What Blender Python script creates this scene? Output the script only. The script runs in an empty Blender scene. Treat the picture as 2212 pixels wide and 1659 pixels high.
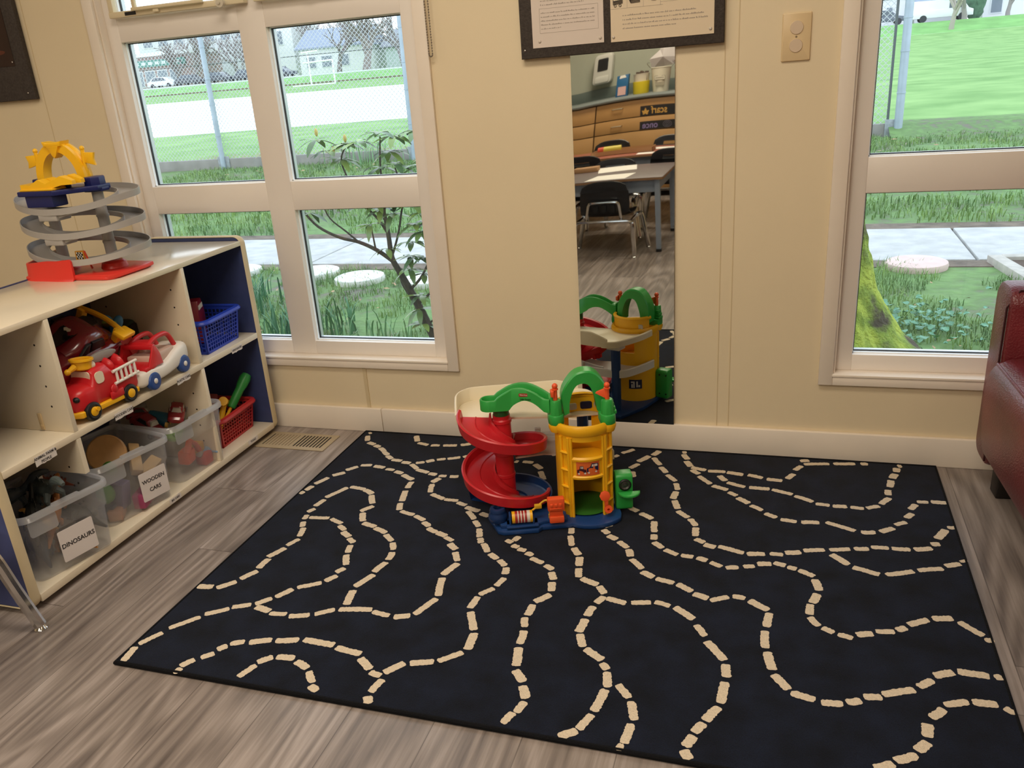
import bpy, bmesh, math, random
from mathutils import Vector, Matrix, noise
PI=math.pi
random.seed(7)
S=bpy.context.scene
COL=S.collection
# ------------------------------------------------------------------ camera
cd=bpy.data.cameras.new('camera'); cam=bpy.data.objects.new('camera',cd); COL.objects.link(cam)
_y,_p,_r=(0.35188358,-0.38038315,-0.08505627)
_f=Vector((-math.sin(_y)*math.cos(_p),math.cos(_y)*math.cos(_p),math.sin(_p)))
_x=Vector((math.cos(_y),math.sin(_y),0)); _u=_x.cross(_f)
_X=_x*math.cos(_r)+_u*math.sin(_r); _U=_u*math.cos(_r)-_x*math.sin(_r)
cam.matrix_world=Matrix(((_X.x,_U.x,-_f.x,.68645),(_X.y,_U.y,-_f.y,-2.51382),(_X.z,_U.z,-_f.z,1.17649),(0,0,0,1)))
cd.sensor_fit='HORIZONTAL'; cd.sensor_width=36.0
cd.lens=1857.303*36.0/2212.0
cd.shift_x=57.72/2212; cd.shift_y=52.80/2212
cd.clip_start=.02; cd.clip_end=600
S.camera=cam
# ------------------------------------------------------------------ sky, lamps, exposure
W=bpy.data.worlds.new('overcast_sky'); S.world=W; W.use_nodes=True
_n=W.node_tree.nodes; _n.clear()
_o=_n.new('ShaderNodeOutputWorld'); _b=_n.new('ShaderNodeBackground')
_tc=_n.new('ShaderNodeTexCoord'); _sep=_n.new('ShaderNodeSeparateXYZ'); _rp=_n.new('ShaderNodeValToRGB')
_rp.color_ramp.elements[0].position=.0; _rp.color_ramp.elements[0].color=(.86,.93,1,1)
_rp.color_ramp.elements[1].position=.6; _rp.color_ramp.elements[1].color=(.72,.86,1,1)
W.node_tree.links.new(_tc.outputs['Generated'],_sep.inputs[0]); W.node_tree.links.new(_sep.outputs['Z'],_rp.inputs[0])
W.node_tree.links.new(_rp.outputs[0],_b.inputs['Color']); W.node_tree.links.new(_b.outputs[0],_o.inputs['Surface'])
_b.inputs['Strength'].default_value=2.5
S.view_settings.view_transform='Standard'; S.view_settings.look='None'; S.view_settings.gamma=1; S.view_settings.use_curve_mapping=False
S.view_settings.exposure=0.0
# ceiling lamps of the room (x, y, power): warm tube fittings under a 2.55 m ceiling
LAMPS=[(0.0,-1.35,26),(0.1,-3.3,33),(-2.3,-2.2,19),(2.4,-2.9,7),(-0.6,-4.9,54)]
for lx,ly,pw in LAMPS:
    ld=bpy.data.lights.new('ceiling_lamp_light','AREA'); ld.shape='RECTANGLE'; ld.size=1.2; ld.size_y=.5; ld.energy=pw; ld.color=(1,.87,.70)
    lo=bpy.data.objects.new('ceiling_lamp_light',ld); lo.location=(lx,ly,2.50); COL.objects.link(lo)
S.cycles.max_bounces=10; S.cycles.diffuse_bounces=5; S.cycles.glossy_bounces=5; S.cycles.transmission_bounces=8; S.cycles.transparent_max_bounces=24
S.cycles.use_denoising=True
S.cycles.sample_clamp_indirect=4
S.cycles.caustics_reflective=False; S.cycles.caustics_refractive=False
# ------------------------------------------------------------------ materials
def lin(c):
    if isinstance(c,str): c=tuple(int(c[i:i+2],16) for i in (0,2,4))
    return tuple((v/255/12.92 if v/255<=.04045 else ((v/255+.055)/1.055)**2.4) for v in c)+(1,)
MATS={}
def M(name,col=None,rough=.45,metal=0,spec=.5,var=0,vscale=8,bump=0,bscale=60,sheen=0,coat=0,alpha=None,trans=0):
    if name in MATS: return MATS[name]
    m=bpy.data.materials.new(name); m.use_nodes=True; nt=m.node_tree; b=nt.nodes['Principled BSDF']
    L=lin(col); b.inputs['Base Color'].default_value=L
    b.inputs['Roughness'].default_value=rough; b.inputs['Metallic'].default_value=metal; b.inputs['Specular IOR Level'].default_value=spec
    if sheen: b.inputs['Sheen Weight'].default_value=sheen
    if coat: b.inputs['Coat Weight'].default_value=coat; b.inputs['Coat Roughness'].default_value=.15
    if var or bump:
        tc=nt.nodes.new('ShaderNodeTexCoord')
    if var:
        n=nt.nodes.new('ShaderNodeTexNoise'); n.inputs['Scale'].default_value=vscale; n.inputs['Detail'].default_value=5
        nt.links.new(tc.outputs['Object'],n.inputs['Vector'])
        r=nt.nodes.new('ShaderNodeValToRGB'); e=r.color_ramp.elements
        e[0].position=.3; e[1].position=.7
        e[0].color=tuple(max(0,v*(1-var)) for v in L[:3])+(1,); e[1].color=tuple(min(1,v*(1+var)) for v in L[:3])+(1,)
        nt.links.new(n.outputs['Fac'],r.inputs[0]); nt.links.new(r.outputs[0],b.inputs['Base Color'])
    if bump:
        n=nt.nodes.new('ShaderNodeTexNoise'); n.inputs['Scale'].default_value=bscale; n.inputs['Detail'].default_value=6
        nt.links.new(tc.outputs['Object'],n.inputs['Vector'])
        bp=nt.nodes.new('ShaderNodeBump'); bp.inputs['Strength'].default_value=bump; bp.inputs['Distance'].default_value=.01
        nt.links.new(n.outputs['Fac'],bp.inputs['Height']); nt.links.new(bp.outputs[0],b.inputs['Normal'])
    MATS[name]=m; return m
def nodes_mat(name):
    m=bpy.data.materials.new(name); m.use_nodes=True; MATS[name]=m
    return m,m.node_tree,m.node_tree.nodes['Principled BSDF']
def glassy(name,col,opac,rough=.05,refl=.06):
    """thin clear sheet: see-through mixed with a little reflection and body colour"""
    m=bpy.data.materials.new(name); m.use_nodes=True; nt=m.node_tree; nt.nodes.clear()
    out=nt.nodes.new('ShaderNodeOutputMaterial'); t=nt.nodes.new('ShaderNodeBsdfTransparent'); t.inputs[0].default_value=(1,1,1,1)
    g=nt.nodes.new('ShaderNodeBsdfGlossy'); g.inputs['Roughness'].default_value=rough
    d=nt.nodes.new('ShaderNodeBsdfDiffuse'); d.inputs[0].default_value=lin(col)
    tl=nt.nodes.new('ShaderNodeBsdfTranslucent'); tl.inputs[0].default_value=lin(col)
    a=nt.nodes.new('ShaderNodeMixShader'); a.inputs[0].default_value=.5
    nt.links.new(d.outputs[0],a.inputs[1]); nt.links.new(tl.outputs[0],a.inputs[2])
    b=nt.nodes.new('ShaderNodeMixShader'); b.inputs[0].default_value=opac
    nt.links.new(t.outputs[0],b.inputs[1]); nt.links.new(a.outputs[0],b.inputs[2])
    c=nt.nodes.new('ShaderNodeMixShader'); c.inputs[0].default_value=refl
    nt.links.new(b.outputs[0],c.inputs[1]); nt.links.new(g.outputs[0],c.inputs[2]); nt.links.new(c.outputs[0],out.inputs[0])
    MATS[name]=m; return m
# ------------------------------------------------------------------ mesh building
class MB:
    """collects shapes into one mesh"""
    def __init__(s): s.bm=bmesh.new(); s.mi=0; s.X=None
    def tf(s,v):
        v=Vector(v); return s.X@v if s.X else v
    def vs(s,pts): return [s.bm.verts.new(s.tf(p)) for p in pts]
    def f(s,vs):
        try:
            f=s.bm.faces.new(vs); f.material_index=s.mi; return f
        except ValueError: return None
    def poly(s,pts): return s.f(s.vs(pts))
    def box(s,x0,x1,y0,y1,z0,z1,bev=0,seg=2,rot=None,ctr=None):
        P=[(x0,y0,z0),(x1,y0,z0),(x1,y1,z0),(x0,y1,z0),(x0,y0,z1),(x1,y0,z1),(x1,y1,z1),(x0,y1,z1)]
        if rot is not None:
            c=Vector(ctr) if ctr else Vector(((x0+x1)/2,(y0+y1)/2,(z0+z1)/2)); P=[c+rot@(Vector(p)-c) for p in P]
        v=s.vs(P)
        fs=[s.f([v[i] for i in q]) for q in ((3,2,1,0),(4,5,6,7),(0,1,5,4),(1,2,6,5),(2,3,7,6),(3,0,4,7))]
        if bev:
            es=list({e for f in fs for e in f.edges})
            r=bmesh.ops.bevel(s.bm,geom=es,offset=bev,segments=seg,profile=.5,affect='EDGES',clamp_overlap=True)
            for f in r['faces']: f.material_index=s.mi
        return s
    def rings(s,rings,cap0=True,cap1=True,closed=True,loop=False):
        V=[s.vs(r) for r in rings]; n=len(V[0])
        m=len(V); 
        for i in range(m if loop else m-1):
            a,b=V[i],V[(i+1)%m]
            for j in range(n if closed else n-1):
                k=(j+1)%n; s.f([a[j],a[k],b[k],b[j]])
        if not loop and closed:
            if cap0: s.f(list(reversed(V[0])))
            if cap1: s.f(V[-1])
        return s
    def cyl(s,p0,p1,r0,r1=None,n=20,cap=True):
        p0=Vector(p0); p1=Vector(p1); r1=r0 if r1 is None else r1
        d=(p1-p0).normalized(); a=d.orthogonal().normalized(); b=d.cross(a)
        R=lambda p,r:[p+(a*math.cos(t)+b*math.sin(t))*r for t in (2*PI*i/n for i in range(n))]
        return s.rings([R(p0,r0),R(p1,r1)],cap,cap)
    def tube(s,pts,r,n=8,loop=False,cap=True):
        pts=[Vector(p) for p in pts]; m=len(pts)
        rr=r if isinstance(r,(list,tuple)) else [r]*m
        d=(pts[1]-pts[0]).normalized(); a=d.orthogonal().normalized(); out=[]
        for i,p in enumerate(pts):
            q0=pts[(i-1)%m] if (loop or i>0) else p; q1=pts[(i+1)%m] if (loop or i<m-1) else p
            t=(q1-q0).normalized(); a=(a-t*a.dot(t)); a=a.normalized() if a.length>1e-6 else t.orthogonal().normalized(); b=t.cross(a)
            out.append([p+(a*math.cos(u)+b*math.sin(u))*rr[i] for u in (2*PI*k/n for k in range(n))])
        return s.rings(out,cap,cap,loop=loop)
    def lathe(s,prof,c=(0,0,0),n=28,ax=None,a0=0,a1=2*PI):
        c=Vector(c); A=ax if ax is not None else Matrix.Identity(3)
        full=abs(a1-a0-2*PI)<1e-6; k=n if full else n+1
        rings=[[c+A@Vector((r*math.cos(a0+(a1-a0)*i/n),r*math.sin(a0+(a1-a0)*i/n),z)) for (r,z) in prof] for i in range(k)]
        V=[s.vs(r) for r in rings]; m=len(prof)
        for i in range(n):
            a=V[i]; b=V[(i+1)%k]
            for j in range(m-1): s.f([a[j],b[j],b[j+1],a[j+1]])
        return s
    def sphere(s,c,r,n=16,m=10,rot=None):
        c=Vector(c); r=Vector(r) if isinstance(r,(tuple,list)) else Vector((r,r,r)); R=rot or Matrix.Identity(3)
        rings=[]
        for i in range(1,m):
            t=PI*i/m; rings.append([c+R@Vector((r.x*math.sin(t)*math.cos(u),r.y*math.sin(t)*math.sin(u),-r.z*math.cos(t))) for u in (2*PI*k/n for k in range(n))])
        V=[s.vs(q) for q in rings]; lo,hi=s.vs([c+R@Vector((0,0,-r.z)),c+R@Vector((0,0,r.z))])
        for j in range(n):
            k=(j+1)%n; s.f([lo,V[0][k],V[0][j]]); s.f([hi,V[-1][j],V[-1][k]])
            for i in range(m-2): s.f([V[i][j],V[i][k],V[i+1][k],V[i+1][j]])
        return s
    def prism(s,poly,h0,h1,fn=None,bev=0):
        """2-D outline extruded; fn(u,v,h)->3-D"""
        fn=fn or (lambda u,v,h:(u,v,h))
        if bev:
            poly=list(poly); c=(sum(p[0] for p in poly)/len(poly),sum(p[1] for p in poly)/len(poly))
            def ins(d):
                out=[]; n=len(poly)
                for i in range(n):
                    a=Vector(poly[i-1]);b=Vector(poly[i]);e=Vector(poly[(i+1)%n])
                    d1=(b-a).normalized();d2=(e-b).normalized(); nn=Vector((-(d1.y+d2.y),d1.x+d2.x))
                    nn=nn.normalized() if nn.length>1e-6 else Vector((0,0)); out.append(b+nn*d)
                return out
            ar=sum(poly[i-1][0]*poly[i][1]-poly[i][0]*poly[i-1][1] for i in range(len(poly)))
            sg=1 if ar>0 else -1
            lv=[(sg*bev,h0),(sg*bev*.3,h0+bev*.3),(0,h0+bev),(0,h1-bev),(sg*bev*.3,h1-bev*.3),(sg*bev,h1)]
            rr=[[fn(p[0],p[1],h) for p in ins(d)] for d,h in lv]
        else: rr=[[fn(u,v,h) for u,v in poly] for h in (h0,h1)]
        return s.rings(rr)
    def sweep(s,prof,frames,closed=True,cap=True,loop=False):
        """profile (u,v) carried along frames (p, side, up)"""
        return s.rings([[Vector(p)+Vector(a)*u+Vector(b)*v for u,v in prof] for p,a,b in frames],cap,cap,closed,loop)
    def build(s,name,mat,parent=None,smooth=35,kind=None):
        bmesh.ops.recalc_face_normals(s.bm,faces=s.bm.faces)
        me=bpy.data.meshes.new(name); s.bm.to_mesh(me); s.bm.free()
        for m in (mat if isinstance(mat,(list,tuple)) else [mat]): me.materials.append(m)
        if smooth:
            me.polygons.foreach_set('use_smooth',[True]*len(me.polygons))
            try: me.set_sharp_from_angle(angle=math.radians(smooth))
            except Exception: pass
        o=bpy.data.objects.new(name,me); COL.objects.link(o)
        if parent: o.parent=parent
        if kind: o['kind']=kind
        return o
def tag(o,label,cat,group=None,kind=None):
    o['label']=label; o['category']=cat
    if group: o['group']=group
    if kind: o['kind']=kind
    return o
def thing(name,label,cat,loc=(0,0,0),rz=0,group=None,rot=None):
    o=bpy.data.objects.new(name,None); COL.objects.link(o); o.empty_display_size=.05
    o.location=loc; o.rotation_euler=rot if rot else (0,0,rz)
    return tag(o,label,cat,group)
def copy_tree(o,parent=None):
    c=o.copy(); COL.objects.link(c)
    if parent: c.parent=parent
    for ch in o.children: copy_tree(ch,c)
    return c
def struct(o): o['kind']='structure'; return o
def rotz(a): return Matrix.Rotation(a,3,'Z')
def rotx(a): return Matrix.Rotation(a,3,'X')
def roty(a): return Matrix.Rotation(a,3,'Y')
def text_bm(body,size,align='CENTER'):
    cu=bpy.data.curves.new('t','FONT'); cu.body=body; cu.size=size; cu.align_x=align; cu.align_y='CENTER'; cu.extrude=.0003; cu.resolution_u=3; cu.offset=size*.016
    o=bpy.data.objects.new('t',cu); COL.objects.link(o); bpy.context.view_layer.update()
    me=bpy.data.meshes.new_from_object(o.evaluated_get(bpy.context.evaluated_depsgraph_get()))
    bpy.data.objects.remove(o); bpy.data.curves.remove(cu); return me
def text(body,size,origin,xdir,ydir,mat,parent,name='lettering',align='CENTER',bold=0,sx=1):
    me=text_bm(body,size,align); me.name=name
    x=Vector(xdir).normalized(); y=Vector(ydir).normalized(); z=x.cross(y)
    Mx=Matrix(((x.x*sx,y.x,z.x,origin[0]),(x.y*sx,y.y,z.y,origin[1]),(x.z*sx,y.z,z.z,origin[2]),(0,0,0,1)))
    me.transform(Mx); me.materials.clear(); me.materials.append(mat)
    o=bpy.data.objects.new(name,me); COL.objects.link(o)
    if parent: o.parent=parent
    return o
def rrect(x0,x1,y0,y1,r,n=5):
    out=[]
    for cx,cy,a in ((x1-r,y1-r,0),(x0+r,y1-r,PI/2),(x0+r,y0+r,PI),(x1-r,y0+r,1.5*PI)):
        for i in range(n+1): t=a+PI/2*i/n; out.append((cx+r*math.cos(t),cy+r*math.sin(t)))
    return out
def catmull(P,k=6,loop=False):
    P=[Vector(p) for p in P]; n=len(P); out=[]
    for i in range(n if loop else n-1):
        a,b,c,d=(P[(i-1)%n],P[i],P[(i+1)%n],P[(i+2)%n]) if loop else (P[max(i-1,0)],P[i],P[i+1],P[min(i+2,n-1)])
        for j in range(k):
            t=j/k; out.append(.5*((2*b)+(c-a)*t+(2*a-5*b+4*c-d)*t*t+(3*b-a-3*c+d)*t**3))
    if not loop: out.append(P[-1])
    return out
# ================================================================== the room
wallm=M('wall_paint','e2d2b2',.55,var=.02,vscale=3,bump=.03,bscale=180)
wall2=M('wall_paint_grey','a9ab9c',.6,var=.02)
trimm=M('trim_paint','ebe0d2',.4,var=.03,vscale=5)
framem=M('window_frame_paint','eae3db',.38,var=.02,vscale=4)
ceilm=M('ceiling_paint','e8e4da',.8)
chrome=M('chrome','d8d8d8',.12,1)
blackm=M('black_rubber','101013',.5)
whitebead=M('white_bead','f0f4f6',.3)
# floor boards
fm,nt,bs=nodes_mat('vinyl_plank_floor')
N=nt.nodes.new; LK=nt.links.new
def mth(op,a,b=None):
    n=N('ShaderNodeMath'); n.operation=op
    for i,v in enumerate((a,b)):
        if v is None: continue
        if isinstance(v,(int,float)): n.inputs[i].default_value=v
        else: LK(v,n.inputs[i])
    return n.outputs[0]
tc=N('ShaderNodeTexCoord'); sp=N('ShaderNodeSeparateXYZ'); LK(tc.outputs['Object'],sp.inputs[0])
px=mth('DIVIDE',mth('ADD',sp.outputs['X'],10.06),.178); pid=mth('FLOOR',px); pf=mth('FRACT',px)
wn=N('ShaderNodeTexWhiteNoise'); wn.noise_dimensions='1D'; LK(pid,wn.inputs['W'])
py=mth('ADD',mth('DIVIDE',sp.outputs['Y'],1.22),mth('MULTIPLY',wn.outputs['Value'],7.3)); rid=mth('FLOOR',py); rf=mth('FRACT',py)
wn2=N('ShaderNodeTexWhiteNoise'); wn2.noise_dimensions='2D'; cb=N('ShaderNodeCombineXYZ'); LK(pid,cb.inputs[0]); LK(rid,cb.inputs[1]); LK(cb.outputs[0],wn2.inputs['Vector'])
off=mth('MULTIPLY',wn2.outputs['Value'],37.0)
def stretched(sx,sy,scale,detail,dist=0,rough=.6):
    c=N('ShaderNodeCombineXYZ'); LK(mth('ADD',mth('MULTIPLY',sp.outputs['X'],sx),off),c.inputs[0]); LK(mth('MULTIPLY',sp.outputs['Y'],sy),c.inputs[1]); LK(off,c.inputs[2])
    n=N('ShaderNodeTexNoise'); n.inputs['Scale'].default_value=scale; n.inputs['Detail'].default_value=detail; n.inputs['Distortion'].default_value=dist; n.inputs['Roughness'].default_value=rough
    LK(c.outputs[0],n.inputs['Vector']); return n.outputs['Fac']
g1=stretched(70,3.0,1,6,.3); g2=stretched(9,.9,1,3,.8); g3=stretched(160,6,1,3)
# cathedral rings: contour lines of a stretched smooth field
rg=mth('SINE',mth('MULTIPLY',stretched(5.5,.75,1,1,.4),62.0)); rg=mth('MULTIPLY',mth('ADD',rg,1),.5)
v=mth('ADD',mth('ADD',mth('MULTIPLY',g1,.38),mth('MULTIPLY',g2,.34)),mth('ADD',mth('MULTIPLY',g3,.16),mth('MULTIPLY',rg,.12)))
v=mth('ADD',v,mth('MULTIPLY',mth('SUBTRACT',wn2.outputs['Value'],.5),.10))
rp=N('ShaderNodeValToRGB'); e=rp.color_ramp.elements; e[0].position=.30; e[0].color=lin('5c534f'); e[1].position=.70; e[1].color=lin('b4a8a2')
m_=e.new(.5); m_.color=lin('8b8079')
LK(v,rp.inputs[0])
seam=mth('MAXIMUM',mth('LESS_THAN',pf,.012),mth('LESS_THAN',rf,.0022))
mx=N('ShaderNodeMix'); mx.data_type='RGBA'; LK(mth('MULTIPLY',seam,.55),mx.inputs['Factor']); LK(rp.outputs[0],mx.inputs['A']); mx.inputs['B'].default_value=lin('3c332e')
LK(mx.outputs['Result'],bs.inputs['Base Color']); bs.inputs['Roughness'].default_value=.32; bs.inputs['Specular IOR Level'].default_value=.45
bp=N('ShaderNodeBump'); bp.inputs['Strength'].default_value=.12; bp.inputs['Distance'].default_value=.002; LK(v,bp.inputs['Height']); LK(bp.outputs[0],bs.inputs['Normal'])
RX0,RX1,RY0=-4.2,3.2,-6.25
b=MB(); b.box(RX0,RX1,RY0,.15,-.12,0); struct(b.build('floor',fm,smooth=0))
b=MB(); b.box(RX0,RX1,RY0,.15,2.55,2.65); struct(b.build('ceiling',ceilm,smooth=0))
# window wall with two openings
ZS,ZT=.264,2.05
A0,A1,B0,B1=-1.461,-.352,.836,1.95
b=MB()
for x0,x1,z0,z1 in ((RX0,RX1,-.6,ZS),(RX0,RX1,ZT,2.6),(RX0,A0,ZS,ZT),(A1,B0,ZS,ZT),(B1,RX1,ZS,ZT)): b.box(x0,x1,0,.15,z0,z1)
struct(b.build('wall_window',wallm,smooth=0))
b=MB(); b.box(RX0-.1,RX0,RY0,.15,0,2.6); struct(b.build('wall_left',wallm,smooth=0))
b=MB(); b.box(RX1,RX1+.1,RY0,.15,0,2.6); struct(b.build('wall_right',wallm,smooth=0))
b=MB(); b.box(RX0,RX1,RY0-.1,RY0,0,2.6); struct(b.build('wall_back',wall2,smooth=0))
b=MB(); b.box(RX0,-.62,-.015,0,0,.0885,.003); b.box(-.618,RX1,-.015,0,0,.0885,.003); struct(b.build('baseboard_window',trimm))
# battens and panel joints of the window wall
b=MB(); b.box(-1.757,-1.7545,-.0012,0,.0885,2.55)
for x in (.514,.548): b.box(x,x+.0022,-.0012,0,.0885,2.55)
b.box(-.675,-.662,-.0035,0,.0885,.236)
struct(b.build('trim_1',M('panel_joint','d2bf9a',.6),smooth=0))
def window(nm,x0,x1,cols,tz):
    GY=.06
    w=bpy.data.objects.new(nm,None); COL.objects.link(w); w.location=((x0+x1)/2,0,ZS); struct(w)
    O=lambda o:(setattr(o,'matrix_parent_inverse',w.matrix_world.inverted()),o)[1]
    bpy.context.view_layer.update()
    # casing on the wall face
    c=.0385; b=MB()
    b.box(x0-c,x0,-.013,0,ZS-.026,ZT+c,.002); b.box(x1,x1+c,-.013,0,ZS-.026,ZT+c,.002); b.box(x0,x1,-.013,0,ZT,ZT+c,.002); b.box(x0,x1,-.013,0,ZS-.026,ZS,.002)
    O(b.build('window_casing',trimm,w))
    # jambs and sill ledge
    b=MB(); b.box(x0,x0+.006,0,GY+.06,ZS,ZT); b.box(x1-.006,x1,0,GY+.06,ZS,ZT); b.box(x0,x1,0,GY+.06,ZT-.006,ZT); b.box(x0-.002,x1+.002,-.016,GY+.02,ZS,ZS+.008,.002)
    O(b.build('window_sill',trimm,w))
    # fixed frame: stiles, rails, mullions
    b=MB(); fy0,fy1=.028,.085; g0=cols[0][0]; g1=cols[-1][1]
    b.box(x0+.006,g0,fy0,fy1,ZS+.008,ZT-.006,.002); b.box(g1,x1-.006,fy0,fy1,ZS+.008,ZT-.006,.002)
    for (a,d),(e_,f_) in zip(cols,cols[1:]): b.box(d,e_,fy0,fy1,ZS+.008,ZT-.006,.002)
    for z0,z1 in ((ZS+.008,.3195),(.7745,.868),(1.333,1.410),(1.98,ZT-.006)):
        for a,d in cols: b.box(a-.0005,d+.0005,fy0+.0008,fy1,z0,z1,.002)
    O(b.build('window_frame',framem,w))
    rows=((.3195,.7745),(.868,1.333),(1.410,1.98))
    gl=glassy('window_glass','e8f2f4',.015,.01,.035) if 'window_glass' not in MATS else MATS['window_glass']
    for a,d in cols:
        for z0,z1 in rows:
            b=MB(); b.box(a,d,GY-.001,GY+.001,z0,z1); p=O(b.build('pane',gl,w,smooth=0))
            # glazing bead: white lip, black gasket, ribbed spacer
            b=MB(); t=.0035
            for y0,y1,mi,t in ((fy1-.04,GY-.004,0,.003),(GY-.004,GY+.004,1,.0055),(GY+.006,GY+.022,2,.004)):
                b.mi=mi
                b.box(a,a+t,y0,y1,z0,z1); b.box(d-t,d,y0,y1,z0,z1); b.box(a,d,y0,y1,z0,z0+t); b.box(a,d,y0,y1,z1-t,z1)
            b.build('glazing_bead',[whitebead,blackm,M('spacer','c9d0d4',.35,.6)],p,smooth=0)
    return w,O
w1,O1=window('window_1',A0,A1,[(-1.409,-.955),(-.860,-.407)],1)
w2,O2=window('window_2',B0,B1,[(.8855,1.345),(1.44,1.90)],1)
# top-hung sashes of the first window (only their lower rails and winders show)
cream=M('cream_metal','ded0b0',.35)
for k,(xa,xb) in enumerate(((-1.412,-.905),(-.872,-.40))):
    s=thing('awning_sash','cream top-hung window sash with a winder rail, left of the two' if k==0 else 'cream top-hung window sash rail, right of the two, above the right pane','sash',(xa,.02,1.405),group='top-hung sashes of the left window')
    b=MB(); L=xb-xa
    b.box(0,L,-.02,.004,0,.018,.003); b.box(0,.018,-.016,.004,.018,.5,.002); b.box(L-.018,L,-.016,.004,.018,.5,.002); b.box(0,L,-.016,.004,.5,.518,.002)
    b.build('sash_rail',cream,s)
    b=MB(); b.box(.10,L-.14,-.034,-.022,.014,.024,.002); b.box(.105,.117,-.032,-.02,.02,.3,.002); b.box(L-.16,L-.148,-.032,-.02,.02,.3,.002); b.box(.18,.20,-.03,-.02,.004,.016,.001); b.build('winder_bar',cream,s)
    b=MB(); b.box(.065,.107,-.0215,-.019,.004,.014); b.build('dark_slot',blackm,s)
    if k==0:
        b=MB(); b.cyl((L-.07,-.045,.006),(L-.07,-.032,.006),.013,.013,24); b.cyl((L-.07,-.05,.006),(L-.07,-.045,.006),.004,.004,12); b.build('winder_disc',M('clear_knob','cfc6b4',.2),s)
# beaded blind chain hanging right of the window
b=MB(); n=44
for k in range(n):
    z=1.215+.0072*k
    for dx in (-.0055,.0055): b.sphere((-.3035+dx,-.02,z),.0023,8,6)
for t in range(5):
    a=PI+PI*(t+.5)/5; b.sphere((-.3035+.0055*math.cos(a),-.02,1.213+.006*math.sin(a)),.0023,8,6)
b.tube([(-.309,-.02,1.215),(-.309,-.02,1.53)],.0007,5); b.tube([(-.298,-.02,1.215),(-.298,-.02,1.53)],.0007,5)
tag(b.build('blind_chain',M('steel_bead','8d8478',.35,.8)),'fine beaded metal blind chain looped beside the left window','chain')
# socket cover plate
t=thing('outlet_cover','blank cream socket cover plate with two round plugs on the wall','outlet cover',(.655,0,1.1195))
b=MB(); b.prism(rrect(0,.070,0,.114,.003,3),0,.0062,lambda u,v,h:(u,-h,v),bev=.003); b.build('plate',M('ivory_plastic','dcc49a',.35),t)
for z in (.079,.0365):
    b=MB(); b.cyl((.035,-.006,z),(.035,-.0085,z),.0165,.0155,28); b.build('plug_disc',M('socket_plug','d2bda4',.4),t)
b=MB(); b.cyl((.035,-.0062,.0575),(.035,-.0072,.0575),.0025,.0022,10); b.build('screw',M('dull_screw','8c7a62',.4,.6),t)
# floor register
t=thing('floor_register','beige metal floor vent with two banks of louvres beside the toy shelf','floor vent',(-1.035,-.198,0))
b=MB(); Lx,Ly=.272,.128
b.prism([(0,0),(Lx,0),(Lx,Ly),(0,Ly)],0,.004,bev=.002)
b.build('cover_plate',M('register_beige','b3a286',.45),t)
dk=M('register_slot','241d17',.8)
for k in range(18):
    b=MB(); x=.022+.0128*k+(.006 if k>8 else 0); b.box(x,x+(.0052 if k>8 else .0032),.02,Ly-.02,.0038,.0046)
    b.build('slot',dk if (k>8 or k<1) else M('register_slot_shut','8a7a62',.6),t)
# pinboards
feltm=M('charcoal_felt','4a4440',.95,var=.18,vscale=160,bump=.3,bscale=300,spec=.1)
def pins(t,pts,parent=None):
    for (x,z) in pts:
        b=MB(); b.sphere((x,-.001,z),(.0035,.003,.0035),10,8); b.build('push_pin',M('pin_plastic','d9d4c8',.2),t)
t=thing('pinboard','charcoal felt pinboard holding two printed sheets above the mirror','pinboard',(-.033,0,1.178))
b=MB(); b.prism([(0,0.0),(.546,0.0),(.546,.62),(0,.62)],.002,.022,lambda u,v,h:(u,-h,v),bev=.004); b.build('board',feltm,t)
b=MB(); b.sphere((.012,-.0225,.022),(.003,.002,.003),10,8); b.build('screw',chrome,t)
paperm=M('printed_paper','d8cbc0',.75)
inkm=M('print_ink','3b3531',.8)
ink2=M('print_ink_soft','9a8f85',.8)
def sheet(nm,label,x0,z0,w,h,warm):
    q=thing(nm,label,'paper sheet',(x0,-.0235,z0),group='sheets on the middle pinboard')
    b=MB(); b.box(0,w,0,.0008,0,h); b.build('paper',paperm if not warm else M('cream_paper','dccbb0',.75),q,smooth=0)
    return q
q=sheet('typed_notice','white typed notice with a ruled box, left sheet on the middle pinboard',.036-.033+.0,1.178+.026,.198,.28,0)
rr=random.Random(3)
def fauxline(b,x0,x1,z,h,mi=0):
    x=x0
    while x<x1:
        wd=rr.uniform(.0012,.0026); xe=min(x+wd,x1); hh=h*rr.choice((.42,.45,.5,.75,.45))
        b.box(x,xe,-.0003,.0,z,z+hh); x=xe+rr.choice((.0007,.0007,.0008,.0026))
b=MB()
for k in range(5): fauxline(b,.026,.026+(.148 if k else .055),.046+.0098*k,.0042)
for k in range(3): fauxline(b,.026,.026+(.148 if k else .12),.105+.0098*k,.0048)
for k in range(9): fauxline(b,.026,.026+.15-(.03 if k==0 else 0),.142+.0098*k,.0048)
b.build('print_lines',ink2,q,smooth=0)
b=MB()
for x0,x1,z0,z1 in ((.022,.184,.036,.0366),(.022,.184,.097,.0976),(.022,.0226,.036,.097),(.1834,.184,.036,.097)): b.box(x0,x1,-.0003,0,z0,z1)
b.build('ruled_box',ink2,q,smooth=0)
for x,z in ((.188,.012),(.02,.016)): b=MB(); b.sphere((x,-.0005,z),(.004,.0025,.004)); b.build('push_pin',M('pin_plastic','c9bfb2',.2),q)
q=sheet('picture_worksheet','cream worksheet with three sketched picture squares, right sheet on the middle pinboard',.253-.033+.0,1.178+.024,.268,.28,1)
b=MB()
for k in range(4): fauxline(b,.032,.032+(.2,.22,.21,.19)[k]-(.06 if k==0 else 0),.030+.0105*k,.005)
b.build('print_lines',ink2,q,smooth=0); b=MB()
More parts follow.
